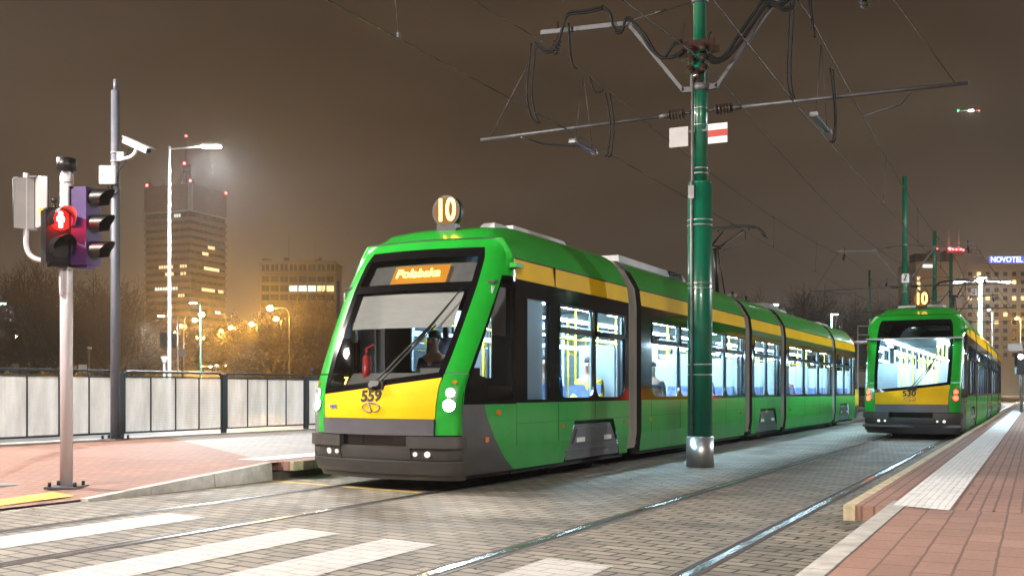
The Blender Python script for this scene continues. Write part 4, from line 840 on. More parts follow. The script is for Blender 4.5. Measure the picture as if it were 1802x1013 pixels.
mb.build('terminal_block', M['porcelain'], m1); mb = MB(); mb.box((-.11,-.135,5.98), (.11,-.12,6.0)); mb.box((-.12,-.13,5.93), (-.10,-.12,6.1)); mb.box((.10,-.13,5.93), (.12,-.12,6.1)); mb.build('mounting_clip', M['steel'], m1)
cabs = []
for k in range(2):
    dy = .06*k; o = 4*k
    cabs += [C([(1205,76+o,.16),(1190,82+o,.15),(1172,106,.14),(1150,88+o,.14),(1122,45+o,.1),(1106,35+o,.1),(1098,56+o,.1),(1085,54+o,.1),(1078,28+o,.1),(1066,15+o,.1)], .020),
             C([(1066,15+o,.1),(1035,22+o,.1),(1004,27+o,.1),(994,52+o,.1),(985,78+o,.1),(970,92+o,.1),(952,84+o,.1),(945,78+o,.1)], .020),
             C([(1208,92+o,.16),(1196,100+o,.15),(1178,107,.14),(1160,98+o,.14),(1140,66+o,.12),(1120,44+o,.1)], .020),
             C([(939+9*k,80,.1),(932+9*k,150,.1),(933+9*k,185,.1),(941+8*k,212,.1),(952+3*k,219,.1)], .015),
             C([(1252,100+o,.16),(1268,108+o,.15),(1284,96+o,.14),(1300,70+o,.13),(1330,25+o,.1),(1345,4+o,.1),(1362,6+o,.1),(1380,18+o,.1),(1396,14+o,.1),(1404,-6,.1)], .020),
             C([(1248,104+o,.16),(1262,112+o,.15),(1282,104+o,.14),(1304,80+o,.13),(1328,42+o,.1),(1352,10+o,.1),(1372,12+o,.1),(1388,2+o,.1),(1394,-14,.1)], .020),
             C([(1391+7*k,-12,.1),(1392+7*k,20,.1),(1388+6*k,120,.1),(1390+6*k,160,.1),(1399+2*k,176,.1)], .015),
             C([(1424+4*k,-10,.1),(1428+3*k,30,.1),(1436,70,.1)], .017)]
cabs += [C([(1005,45,.1),(1007,90,.1),(1012,118,.1),(1020,124,.1)], .020), C([(1042,140,.1),(1048,160,.1),(1056,166,.1),(1066,162,.1)], .014), C([(1069,166,.1),(1078,220,.1),(1074,268,.1),(1068,278,.1)], .014), C([(1077,168,.1),(1084,220,.1),(1080,270,.1),(1074,279,.1)], .014),
         C([(1463,124,.1),(1470,200,.1),(1468,246,.1),(1462,252,.1)], .014), C([(1468,126,.1),(1473,200,.1),(1472,246,.1),(1466,254,.1)], .014), C([(1204,80,.12),(1206,60,.12),(1209,46,.12)], .008), C([(1248,85,.12),(1252,66,.12),(1256,60,.12)], .016)]
mb = MB()
for c_ in cabs: mb.add(c_.v, c_.f, True)
mb.build('feeder_cable', M['cable'], m1)
def plate(label, u0, v0, u1, v1, parts):
    a = onT(u0, v0, 16.08); b = onT(u1, v1, 16.08); mb = MB(); mb.box((a.x, 16.075, b.z), (b.x, 16.085, a.z)); s = tag(mb.build('sign_plate', M['greypaint'] if not parts else M['white']), label, 'sign')
    if parts: z0 = b.z+(a.z-b.z)*.34; z1 = b.z+(a.z-b.z)*.68; MB().box((a.x+.001, 16.070, z0), (b.x-.001, 16.074, z1)).build('red_stripe', M['red'], s)
    MB().box((min(abs(a.x), abs(b.x))*-1 if False else (b.x if not parts else a.x-.10), 16.09, a.z-.10), ((b.x+.10) if not parts else a.x, 16.10, a.z-.06)).build('sign_bracket', M['steel'], s)
plate('white plate with a red stripe on the right of the nearest mast', 1246, 219, 1280, 250, True); plate('blank grey plate on the left of the nearest mast', 1178, 226, 1211, 257, False)
a = onT(1587, 482, 47.0); b = onT(1600, 497, 47.0); mb = MB(); mb.box((a.x, 46.98, b.z), (b.x, 47.0, a.z)); s = tag(mb.build('sign_plate', M['white']), 'white plate with a black letter Z on the mast above the far tram', 'sign')
mz = MB(); zx0, zx1, zz0, zz1 = a.x+.09, b.x-.09, b.z+.10, a.z-.06; mz.bar((zx0,46.97,zz1), (zx1,46.97,zz1), .008, .03); mz.bar((zx0,46.97,zz0), (zx1,46.97,zz0), .008, .03); mz.bar((zx0,46.97,zz0), (zx1,46.97,zz1), .03, .03); mz.build('letter', M['seam'], s)
a = onD(1714, 513, 101); mb = MB(); mb.obox(a, rl*.30, bk*.01, UP*.32); s = tag(mb.build('sign_plate', M['white']), 'white plate with a black down arrow on the green lamp mast coloured as lit', 'sign')
mb = MB(); mb.obox(a+bk*.015+UP*.05, rl*.035, bk*.003, UP*.16); mb.prism([a+bk*.015+rl*x+UP*z for x, z in ((-.10,-.10),(0,-.24),(.10,-.10))], bk*.004); mb.build('arrow', M['seam'], s)
# ------------------------------------------------------------------ wires
MT = [-14, 16.25, 47.2, 73, 103, 135]
def wire_set(X, zc, zm, lab, off):
    mb = MB(); pts = []
    for i, t in enumerate(MT): pts.append((X + (.16 if i % 2 else -.16)*off, t, zc))
    mb.tube(pts, .0105, 5); tag(mb.build('contact_wire', M['wire']), 'lower overhead wire '+lab, 'wire')
    mb = MB(); mp_ = []
    def zs(t):
        for i in range(len(MT)-1):
            if MT[i] <= t <= MT[i+1]: u = (t-MT[i])/(MT[i+1]-MT[i]); return zm - 4*.42*u*(1-u)
    for k in range(int((MT[-1]-MT[0])/2.5)+1): t = MT[0]+2.5*k; mp_.append((X, t, zs(t)))
    mb.tube(mp_, .0105, 5); w = tag(mb.build('messenger_wire', M['wire']), 'upper overhead wire '+lab, 'wire')
    for t in [x for x in range(-10, 132, 7) if min(abs(x-m) for m in MT) > 2.2]:
        xx = lerp(t, MT, [p[0] for p in pts]); d = MB(); d.tube([(X, t, zs(t)), (xx, t, zc)], .0055, 4); d.obox((X, t, zs(t)), (.012,0,0), (0,.03,0), (0,0,.03)); d.obox((xx, t, zc+.03), (.012,0,0), (0,.025,0), (0,0,.04)); d.build('dropper', M['wire'], w)
wire_set(TX1, 5.44, 6.76, 'over the track of the near tram', 1); wire_set(TX2-.25, 5.36, 6.70, 'over the track of the far tram', -1)
def simple_wire(name, label, pts, r=.0105): return tag(MB().tube(pts, r, 5).build(name, M['wire']), label, 'wire')
fp = []
for i in range(len(MT)-1):
    for k in range(8): u = k/8; fp.append((-4.60, MT[i]+(MT[i+1]-MT[i])*u, 6.25-4*.55*u*(1-u)))
simple_wire('feeder_wire', 'sagging overhead wire running from mast to mast between the tracks', fp)
for X, lab, u0, u1 in ((TX1, 'blue section insulator in the wire over the near tram track', 1006, 1044), (TX2-.25, 'blue section insulator in the wire over the far tram track', 1430, 1455)):
    t0 = onX(u0, 250, X-.02).y; t1 = onX(u1, 260, X-.02).y; z = 5.40 if X < -5 else 5.33; T = thing('section_insulator', lab, 'insulator', (X, (t0+t1)/2, z)); L2 = (t1-t0)/2
    mb = MB(); mb.box((-.03,-L2,-.015), (.03,L2,.025)); mb.build('insulating_bar', M['blueins'], T); mb = MB(); 
    for s in (-1, 1): mb.tube([(s*.05,-L2*1.1,-.025), (s*.05,L2*1.1,-.025)], .009, 5); mb.box((-.055, s*L2-.04,-.035), (.055, s*L2+.04,.03))
    mb.build('runner', M['dsteel'], T); mb = MB(); mb.tube([(0,-L2*.8,.02), (.0,-.02,1.22)], .007, 4); mb.tube([(0,L2*.8,.02), (0,.02,1.22)], .007, 4); mb.build('hanger', M['wire'], T)
# ------------------------------------------------------------------ people in the trams
SKIN = mat('skin', (.50,.30,.21), .55); HAIR = mat('hair_dark', (.03,.02,.015), .7)
def skin_mesh(name, V, E, Rr, m, parent, loc=None, sub=1):
    me = bpy.data.meshes.new(name); me.from_pydata(V, E, []); o = link(name, me, parent, loc); me.materials.append(m)
    md = o.modifiers.new('skin', 'SKIN'); md.use_smooth_shade = True; s = o.modifiers.new('sub', 'SUBSURF'); s.levels = sub; s.render_levels = sub
    for i, r in enumerate(Rr): me.skin_vertices[0].data[i].radius = r if isinstance(r, tuple) else (r, r)
    me.skin_vertices[0].data[0].use_root = True; return o
def sitter(label, loc, rz, coat, trous, hold=False):
    V = [(0,0,.52),(0,.02,.72),(0,.03,.92),(0,.02,1.07),(0,.0,1.14),(0,-.02,1.24),(0,-.015,1.33),
         (.17,.02,1.02),(.21,-.02,.80),(.20,-.24,.72),(.19,-.33,.71),(-.17,.02,1.02),(-.21,-.02,.80),(-.20,-.24,.72),(-.19,-.33,.71),
         (.10,-.06,.52),(.11,-.42,.52),(.11,-.42,.10),(.11,-.54,.03),(-.10,-.06,.52),(-.11,-.42,.52),(-.11,-.42,.10),(-.11,-.54,.03)]
    if hold:
        V[9] = (.18,-.30,.78); V[10] = (.14,-.42,.80); V[13] = (-.18,-.30,.78); V[14] = (-.14,-.42,.80)
    E = [(0,1),(1,2),(2,3),(3,4),(4,5),(5,6),(3,7),(7,8),(8,9),(9,10),(3,11),(11,12),(12,13),(13,14),(0,15),(15,16),(16,17),(17,18),(0,19),(19,20),(20,21),(21,22)]
    Rr = [(.15,.11),(.14,.10),(.16,.11),(.12,.09),(.052,.055),(.074,.092),(.068,.086),.06,.048,.038,.034,.06,.048,.038,.034,.085,.062,.045,.038,.085,.062,.045,.038]
    p = skin_mesh('person', V, E, Rr, SKIN, None, loc); p.rotation_euler = (0,0,rz); tag(p, label, 'person')
    k = lambda idx, g: ([V[i] for i in idx], [g[idx.index(i)] for i in idx])
    ii = [0,1,2,3,7,8,9,11,12,13]; mp2 = {v: i for i, v in enumerate(ii)}
    skin_mesh('jacket', [V[i] for i in ii], [(mp2[a], mp2[b]) for a, b in E if a in mp2 and b in mp2], [(Rr[i][0]+.014, Rr[i][1]+.014) if isinstance(Rr[i], tuple) else Rr[i]+.014 for i in ii], coat, p)
    ii = [0,15,16,17,19,20,21]; mp3 = {v: i for i, v in enumerate(ii)}
    skin_mesh('trousers', [V[i] for i in ii], [(mp3[a], mp3[b]) for a, b in E if a in mp3 and b in mp3], [(Rr[i][0]+.012, Rr[i][1]+.012) if isinstance(Rr[i], tuple) else Rr[i]+.012 for i in ii], trous, p)
    mb = MB(); c = Vector((0, .012, 1.345)); mb.grid(lambda u, v: c + Vector((.085*math.sin(math.pi*.62*v)*math.cos(2*math.pi*u), .10*math.sin(math.pi*.62*v)*math.sin(2*math.pi*u)+.018*v, .072*math.cos(math.pi*.62*v))), 14, 6); mb.build('hair', HAIR, p)
    mb = MB(); mb.sphere((0,-.112,1.255), .017, 8, 6, (.8,1,1.3)); mb.sphere((.078,-.01,1.27), .022, 8, 6, (.4,.8,1.2)); mb.sphere((-.078,-.01,1.27), .022, 8, 6, (.4,.8,1.2)); mb.build('nose_and_ears', SKIN, p)
    mb = MB()
    for s in (-1, 1): mb.sphere((s*.030,-.094,1.285), .010, 8, 6)
    mb.build('eyes', M['seam'], p); mb = MB(); mb.box((-.024,-.104,1.208), (.024,-.096,1.217)); mb.build('mouth', M['red'], p)
    for s in (-1, 1):                                     # hands with fingers
        w = Vector(V[10] if s > 0 else V[14]); vs = [w, w+Vector((0,-.05,-.005))]; es = [(0,1)]; rs = [.026, .030]
        for f in range(4): b0 = len(vs); x = (-.027+.018*f); ln = (.055,.066,.062,.05)[f]; vs += [w+Vector((x,-.085,0)), w+Vector((x,-.085-ln*.6,-.012)), w+Vector((x,-.085-ln,-.04))]; es += [(1,b0),(b0,b0+1),(b0+1,b0+2)]; rs += [.010,.009,.008]
        b0 = len(vs); vs += [w+Vector((-s*.036,-.04,-.01)), w+Vector((-s*.050,-.075,-.025))]; es += [(0,b0),(b0,b0+1)]; rs += [.011,.009]
        skin_mesh('hand', vs, es, rs, SKIN, p)
    return p
CO = {k: mat('cloth_'+k, v, .85, vary=.2, vscale=12) for k, v in dict(dark=(.03,.035,.05), blue=(.04,.12,.40), yellow=(.60,.45,.05), red=(.35,.03,.03), grey=(.20,.20,.22)).items()}
drv = onT(764, 600, 12.05)
sitter('driver in a dark jacket with red trim seated behind the windscreen', (drv.x, 12.05, drv.z-1.27), .15, CO['dark'], CO['dark'], True)
mb = MB(); q_ = Vector((drv.x, 12.05, drv.z-1.27)); mb.box((q_.x-.26, q_.y-.25, q_.z+.36), (q_.x+.26, q_.y+.25, q_.z+.42)); mb.obox(q_+Vector((0,.24,.85)), (.25,0,0), (0,.05,0), (0,.05,.48)); mb.cyl((q_.x, q_.y, .58), (q_.x, q_.y, q_.z+.36), .08, 10); tag(mb.build('driver_seat', M['seatblue']), 'dark driver seat inside the cab of the near tram', 'seat')
for lab, X, y, co, tr in (('passenger in a blue coat seated by the first big window', -6.22, 3.15, 'blue', 'dark'), ('passenger in a yellow coat beside the first big window of the near tram', -6.22, 4.75, 'yellow', 'grey'), ('passenger in a dark coat in the second section of the near tram', -6.22, 7.75, 'dark', 'grey'), ('passenger in a grey coat left of the nearest mast', -6.22, 11.0, 'grey', 'dark'), ('passenger in a red coat in the fourth section of the near tram', -6.22, 19.1, 'red', 'dark')):
    sitter(lab, (X, 10.6+y, .30), 0 if y < 7 else .3, CO[co], CO[tr])
# ------------------------------------------------------------------ bare winter trees
random.seed(4)
BARK = mat('bark', (.060,.046,.036), .9, vary=.3, vscale=2); TWIG = mat('twigs', (.055,.042,.030), .95)
LEAF = mat('dry_leaves', (.10,.075,.028), .85, vary=.4, vscale=1.5)
def tree_meshes(seed, h, spread=.5, leafy=0):
    rnd = random.Random(seed); tr = MB(); tw = MB(); lf = MB()
    def rv(): return Vector((rnd.uniform(-1,1), rnd.uniform(-1,1), rnd.uniform(-1,1)))
    def twig(p, d, ln, r):
        q = p + d*ln; sd = d.cross(rv()).normalized()*r; s2 = d.cross(sd).normalized()*r*1.0
        tw.add([p+sd, p-sd*.5+s2*.87, p-sd*.5-s2*.87, q], [(0,1,3),(1,2,3),(2,0,3)])
    def branch(p, d, ln, r, lev):
        pts = [p]; n = 3 if lev < 3 else 2; dd = d.copy()
        for k in range(n):
            dd = (dd + rv()*.22 + Vector((0,0,.10 if lev else .0))).normalized(); pts.append(pts[-1] + dd*ln/n)
        rs = [r*(1-.45*k/n) for k in range(n+1)]
        (tr if lev < 2 else tw).tube(pts, rs, 6 if lev < 2 else 3, cap=False)
        if leafy and lev == 4:
            for k in range(leafy):
                c = pts[-1] + rv()*.35; a = rv().normalized()*.11; b2 = rv().normalized()*.09; lf.add([c-a, c+b2, c+a, c-b2], [(0,1,2,3)])
        if lev == 4:
            for k in range(4): twig(pts[-1] - dd*ln*rnd.random()*.6, (dd + rv()*.75).normalized(), ln*rnd.uniform(.6,1.1), max(.012, r*.6))
            return
        nb = (8, 6, 5, 4)[lev]
        for k in range(nb):
            u = rnd.uniform(.35 if lev == 0 else .25, 1.0); i = min(n-1, int(u*n)); b = pts[i].lerp(pts[i+1], u*n-i)
            out = rv(); out = (out - dd*out.dot(dd)).normalized(); nd_ = (dd*rnd.uniform(.55,.95) + out*rnd.uniform(.5,.95)*(1.1 if lev == 0 else 1)).normalized()
            branch(b, nd_, ln*rnd.uniform(.48,.72), r*.46*(1-.3*u), lev+1)
        branch(pts[-1], dd, ln*.6, rs[-1]*.9, lev+1)
    branch(Vector((0,0,-.2)), Vector((0,0,1)), h*.42, h*.024, 0)
    def me(b, n, m): q = bpy.data.meshes.new(n); q.from_pydata(b.v, [], b.f); q.materials.append(m); q.update(); return q
    return me(tr, 'trunk', BARK), me(tw, 'crown', TWIG), (me(lf, 'leaves', LEAF) if leafy else None)
PROT = [tree_meshes(s, 14, .5) for s in (3, 8, 15, 21, 34)]
LPROT = [tree_meshes(s, 9, .5, 2) for s in (5, 12, 27)]
def tree(u, D, vtop, label, group, k):
    p = onD(u, 688, D); h = (HY-vtop)*D/F + H; a, b, lv = (LPROT[k % 3] if 'yellow' in label else PROT[k % 5]); T = thing('bare_tree', label, 'tree', (p.x, p.y, -.05), random.uniform(0, 6.28), group)
    zt = max(v.co.z for v in b.vertices); s = h/zt; T.scale = (s*random.uniform(1.0,1.3), s*random.uniform(1.0,1.3), s); link('trunk', a, T); cr = link('crown', b, T)
    if lv: link('leaves', lv, cr)
i = 0
for u, v, D in [(-30,438,120),(8,440,128),(45,446,118),(82,438,132),(118,452,122),(150,462,130),(182,476,120),(214,486,132),(243,505,125),(270,520,135),(60,470,100),(160,500,104),(225,520,108),(-5,470,102),(110,490,98),(195,520,96),(-75,440,122),(-120,445,118),(-170,440,126),(-225,450,120),(-290,445,124),(-100,480,102),(-200,485,104)]:
    tree(u, D, v, 'bare dark tree in the dense row along the left of the picture', 'bare trees in the left row', i); i += 1
for u, v, D in [(412,545,190),(436,540,180),(462,560,165),(425,575,150),(300,545,170)]:
    tree(u, D, v, 'bare tree lit yellow by the sodium lamps between the two buildings', 'bare trees lit by the sodium lamps', i); i += 1
for u, v, D in [(492,552,102),(455,575,132),(378,585,170),(468,568,104),(440,585,136),(405,590,156),(512,560,106),(420,592,150),(360,592,160),(478,578,122),(330,590,150),(345,585,182),(312,600,186),(392,586,186),(425,598,128),(448,600,112),(498,590,100),(520,585,112)]:
    tree(u, D+(8 if D < 115 else 38), v, 'low yellow lit tree close under a sodium lamp', 'low trees under the sodium lamps', i); i += 1
for u, v, D in [(500,518,140),(530,500,132),(562,496,138),(590,498,128),(620,505,135),(575,530,110),(545,540,112)]:
    tree(u, D, v, 'bare dark tree beneath the pale office block beside the tram front', 'bare trees beside the tram front', i); i += 1
for u, v, D in [(1280,520,135),(1325,505,130),(1352,498,140),(1384,492,132),(1412,490,138),(1440,492,128),(1470,498,136),(1500,505,130),(1540,512,140),(1570,515,150),(1605,520,155)]:
    tree(u, D, v, 'bare dark tree in the row behind the tail of the near tram', 'bare trees behind the near tram', i); i += 1
# low hedge line that closes the view under the trees
# ------------------------------------------------------------------ far buildings
BRICK = mat('tower_brick', (.27,.14,.10), .8, vary=.2, vscale=.3); DARKG = mat('tower_glass', (.030,.030,.034), .25, vary=.4, vscale=.5)
def lit(T, c, hx, n, z, w, m, name='window'): return MB().obox(c, hx*w/2, n*.06, UP*z/2).build(name, m, T)
C0 = onD(335, 688, 500); aL = R(22); d1 = (rl*-math.cos(aL) - bk*math.sin(aL)); d2 = (rl*math.sin(aL) - bk*math.cos(aL)); W1, W2 = 26.0, 26.0
T = thing('office_tower', 'tall brown brick office tower with red warning lamps on its roof', 'tower', (C0.x, C0.y, 0))
zt = onD(335, 326, 505).z; zb = onD(335, 372, 505).z; fl = 3.42
def ringbox(z0, z1, o):
    A = -d1*o - d2*o; return [A, A + d1*(W1+2*o), A + d1*(W1+2*o) + d2*(W2+2*o), A + d2*(W2+2*o)], z0, z1
def pr(mb, q): P, z0, z1 = q; mb.prism([p + UP*z0 for p in P], UP*(z1-z0)); return mb
pr(MB(), ringbox(0, zb, 0)).build('window_band', DARKG, T, fix=True)
mb = MB(); pr(mb, ringbox(zb, zt, .5)); body = mb.build('top_block', BRICK, T, fix=True)
mb = MB(); n1 = d1.cross(UP); 
for k in range(10): z = zb + (zt-zb)*(k+.5)/10; pr(mb, ringbox(z-.06, z+.06, .53))
for s in (0, 1): pass
mb.build('block_rib', DARKG, body, fix=True)
mb = MB(); mb.obox(d1*.2+d2*.2-(d1+d2)*.7+UP*(zb+zt)/2, d1*.8, d2*.8, UP*(zt-zb)/2); mb.build('corner_strip', M['greypaint'], body)
mb = MB(); pr(mb, ringbox(zb-.7, zb, .65)); mb.build('ledge', M['greypaint'], T, fix=True)
z = zb - fl
while z > 3: pr(MB(), ringbox(z-1.45, z+.25, .55)).build('spandrel', BRICK, T, fix=True); z -= fl
floors = [zb - fl*k for k in range(40)]
def tower_win(u0, u1, v, m):
    zz = onD(335, v, 505).z; k = round((zb-zz-1.0)/fl); zz = zb - fl*k - fl + fl*.58 + .15 if False else zz
    k = int((zb - zz)/fl); zc = zb - k*fl - fl*.5 + .05; zc = zb - k*fl - 2.31
    n = max(1, round((u1-u0)/4.5)); 
    for i in range(n):
        uu = u0 + (u1-u0)*(i+.5)/n
        left = uu < 335; dr = d1 if left else d2; nn = -d2 if left else -d1
        # along the face by ray against its vertical plane
        dd = Vector(ray(uu, v)); o = Vector((0,0,H)); den = dd.dot(nn); t = (C0 + nn*.06 - Vector((0,0,0)) - o).dot(nn)/den; p = o + dd*t - C0
        MB().obox(Vector((p.x, p.y, zc)), dr*((u1-u0)/n*.40*500/F/max(.55, abs(dr.dot(rl)))), nn*.05, UP*.72).build('lit_window', m, T)
for a in ((306,318,375,'coolwin'),(366,378,430,'warmwin'),(356,367,441,'warmwin'),(279,305,466,'warmwin'),(316,329,465,'warmwin'),(359,386,468,'warmwin'),(290,306,478,'warmwin'),(317,328,478,'warmwin'),(272,313,504,'coolwin'),(355,378,505,'warmwin'),(384,393,508,'warmwin'),(313,325,517,'warmwin'),(378,388,541,'coolwin')): tower_win(a[0], a[1], a[2], M[a[3]])
ctr = d1*W1/2 + d2*W2/2; zr = onD(327, 289, 515).z; zr2 = onD(327, 239, 515).z; mb = MB()
for a in range(0, 360, 45): q = Vector((math.cos(R(a)), math.sin(R(a)), 0)); mb.bar(ctr + q*5 + UP*zt, ctr + q*1.2 + UP*(zr-2), .5)
mb.cyl(ctr+UP*(zr-3), ctr+UP*(zr), 2.4, 12); mb.cyl(ctr+UP*zr, ctr+UP*zr2, .35, 8)
rr = random.Random(5); AD = mat('antenna_dark', (.10,.09,.10), .7)
mb.build('roof_antenna', AD, T)
for k in range(14): q = d1*rr.uniform(0, W1) + d2*rr.uniform(0, 2); MB().bar(q+UP*zt, q+UP*(zt+rr.uniform(1, 4)), .25).build('antenna_rod', AD, T)
for p in (ctr+UP*(zr2+.3), ctr+UP*(zr+.3)-bk*-2.6, d1*(W1-.5)+UP*(zt+.8), d1*.2+d2*.2+UP*(zt+1.2), d2*(W2-.5)+UP*(zt-.3)-d1*.9): MB().sphere(p, .55, 8, 6).build('warning_lamp', M['redled'], T)
# pale office block
CREAM = mat('cream_plaster', (.42,.37,.28), .85, vary=.12, vscale=.3); WD = mat('window_dark', (.05,.05,.055), .2)
DB = 350; A = onD(459, 688, DB); Wd = (590-459)*DB/F; zt = onD(459, 462, DB).z
T = thing('office_block', 'pale flat roofed office block above the trees left of the tram', 'office block', (A.x, A.y, 0)); f = bk
mb = MB(); mb.prism([Vector((0,0,0)), rl*Wd, rl*Wd - bk*14, rl*0 - bk*14, rl*-2.4 - bk*9], UP*zt); bd = mb.build('wall', CREAM, T, fix=True)
mb = MB(); mb.obox(rl*Wd/2 - bk*6 + UP*(zt+.2), rl*(Wd/2+.7), bk*7.0, UP*.35); z4 = onD(459, 480, DB).z; mb.obox(rl*Wd/2 + bk*.35 + UP*z4, rl*(Wd/2+.5), bk*.35, UP*.22); mb.build('cornice', CREAM, T)
mb = MB()
for k in range(9): x = Wd*(k+.0)/8; mb.obox(rl*min(max(x,.2),Wd-.2) + bk*.12 + UP*(z4/2), rl*.22, bk*.12, UP*(z4/2-.25))
mb.build('pilaster', CREAM, T)
for r_, vv in enumerate((471, 491, 507.5, 523)):
    z = onD(459, vv, DB).z
    for k in range(8):
        for s in (-.22, .22):
            if r_ == 2 and k >= 3: mm = M['coolwin'] if k < 6 and rr.random() < .8 else M['warmwin']
            else: mm = WD
            x = Wd*(k+.5+s)/8; MB().obox(rl*x + bk*.02 + UP*z, rl*(.62 if r_ else .5), bk*.05, UP*(.95 if r_ else 1.05)).build('lit_window' if mm is not WD else 'window', mm, T)
mb = MB()
for k in range(7): x = rr.uniform(.5, Wd-.5); mb.obox(rl*x - bk*3 + UP*(zt+1), rl*rr.uniform(.3,1), bk*.5, UP*rr.uniform(.4,1.2))
for x, h_ in ((8.5, 9), (17.3, 6)): mb.cyl(rl*x - bk*3 + UP*zt, rl*x - bk*3 + UP*(zt+h_), .05, 5)
mb.build('roof_aerial', mat('roof_dark', (.07,.06,.055), .8), T)
# hotel
DH = 330; A = onD(1618, 688, DH); HW = (1990-1618)*DH/F; T = thing('hotel', 'large cream hotel with a blue lit roof sign and rows of small windows', 'hotel', (A.x, A.y, 0))
HC = mat('hotel_plaster', (.46,.39,.27), .85, vary=.10, vscale=.2)
def hx(u): return (u-1618)*DH/F
zh = onD(1618, 468, DH).z; zl2 = onD(1618, 458, DH).z
mb = MB(); mb.prism([rl*hx(1700), rl*HW, rl*HW - bk*16, rl*hx(1700) - bk*16], UP*zh); mb.build('wall', HC, T, fix=True)
mb = MB(); mb.prism([-bk*3, rl*hx(1700)-bk*3, rl*hx(1700)-bk*18, -bk*18], UP*zl2); mb.build('side_wing', HC, T, fix=True)
mb = MB(); mb.obox(rl*(hx(1700)+HW)/2 + bk*.3 + UP*(zh-.2), rl*(HW-hx(1700))/2, bk*.5, UP*.9); mb.build('parapet', HC, T)
mb = MB(); zz = onD(1618, 447, DH).z; mb.prism([rl*hx(1690)-bk*4, rl*hx(1740)-bk*4, rl*hx(1740)-bk*12, rl*hx(1690)-bk*12], UP*zz); mb.build('penthouse', HC, T, fix=True)
mb = MB(); ROOFD = mat('plant_room_grey', (.10,.10,.11), .7, vary=.3, vscale=.5)
for u0, u1, vt, dep in ((1628, 1650, 440, 8), (1661, 1673, 432, 9), (1684, 1714, 434, 8), (1674, 1693, 452, 6)):
    mb.prism([rl*hx(u0)-bk*dep, rl*hx(u1)-bk*dep, rl*hx(u1)-bk*(dep+5), rl*hx(u0)-bk*(dep+5)], UP*onD(1618, vt, DH).z)
for u0 in (1722, 1730, 1737): mb.bar(rl*hx(u0)-bk*5+UP*zh, rl*hx(u0)-bk*5+UP*onD(0, 434, DH).z, .18)
for v_ in (436, 442): mb.bar(rl*hx(1722)-bk*5+UP*onD(0, v_, DH).z, rl*hx(1737)-bk*5+UP*onD(0, v_, DH).z, .15)
mb.build('plant_room', ROOFD, T, fix=True)
mb = MB()
for u0 in (1690.5, 1709): mb.tube([rl*hx(u0)-bk*9+UP*onD(0, 434, DH).z, rl*hx(u0)-bk*9+UP*onD(0, 414, DH).z, rl*hx(u0)-bk*9+UP*onD(0, 395, DH).z], [.30,.26,.08], 8)
mb.build('mast', mat('mast_pale', (.6,.64,.64), .5), T)
for u0, v0 in ((1666, 431), (1689, 432), (1695, 433), (1701, 433), (1708, 433), (1713, 434)): MB().sphere(rl*hx(u0)-bk*7.5+UP*onD(0, v0, DH).z, .32 if u0 != 1689 else .5, 8, 6).build('warning_lamp', M['redled'], T)
cnt = 0
for r_ in range(11):
    v = 482 + 14.2*r_; z = onD(0, v, DH).z
    for k in range(8):
        u = 1707 + 15.5*k; h_ = rr.random(); p = rl*hx(u) + bk*.03 + UP*z
        m_ = M['warmwin'] if h_ < .20 else WD
        MB().obox(p, rl*.62, bk*.06, UP*.62).build('lit_window' if m_ is not WD else 'window', m_, T); cnt += 1
for r_ in range(4): MB().obox(rl*hx(1623)-bk*2.97+UP*onD(0, 488+9*r_, DH).z, rl*.5, bk*.06, UP*.5).build('lit_window', M['warmwin'], T)
MB().obox(rl*hx(1641)-bk*2.9+UP*onD(0, 466, DH).z, rl*1.9, bk*.06, UP*.5).build('lit_window', M['coolwin'], T)
SIGNB = emit('sign_blue', (.10,.16,1), 1.2); SIGNW = emit('sign_white', (.80,.88,1), 2.2)
zs = onD(0, 456.5, DH).z; mb = MB(); mb.obox(rl*(hx(1743)+7.0) - bk*.5 + UP*zs, rl*7.2, bk*.12, UP*1.05); sg_ = mb.build('roof_sign', SIGNB, T)
text('sign_text', 'NOVOTEL', 2.35, SIGNW, sg_, frame(rl*hx(1744) - bk*.36 + UP*zs, rl, UP), sx=.92, align='LEFT', bold=.05)
mb = MB()
for k in range(8): mb.bar(rl*(hx(1743)+k*2)-bk*.8+UP*zh, rl*(hx(1743)+k*2)-bk*.8+UP*zs, .12)
mb.build('sign_frame', ROOFD, sg_)
# ------------------------------------------------------------------ rising ground and road beyond the fence, and cars
RD, RZ = [55, 160, 420], [-.06, 4.3, 9.5]
GR = [55, 75, 100, 130, 160, 210, 280, 420]
mb = MB(); mb.grid(lambda u, v: (lambda q, D: (q.x, q.y, lerp(D, RD, RZ)))(onD(-500+1130*u, 688, GR[round(v*7)]), GR[round(v*7)]), 12, 7)
tag(mb.build('grass_slope', mat('verge_grass', (.065,.075,.025), .9, vary=.4, vscale=.4, bump=.4, bscale=3)), kind='structure')
mb = MB(); mb.grid(lambda u, v: (lambda q, D: (q.x, q.y, lerp(D, RD, RZ)+.03))(onD(345+(95+20*0)*u-30*(1-v)*(1-u), 688, GR[round(v*7)]), GR[round(v*7)]), 6, 7)
tag(mb.build('far_road', M['asphalt']), kind='structure')
CP = {k: mat('car_'+k, v, .3, coat=.7) for k, v in dict(white=(.6,.6,.6), dark=(.03,.03,.035), red=(.3,.02,.02), silver=(.35,.36,.38)).items()}
CARG = mat('car_glass', (.02,.02,.025), .08)
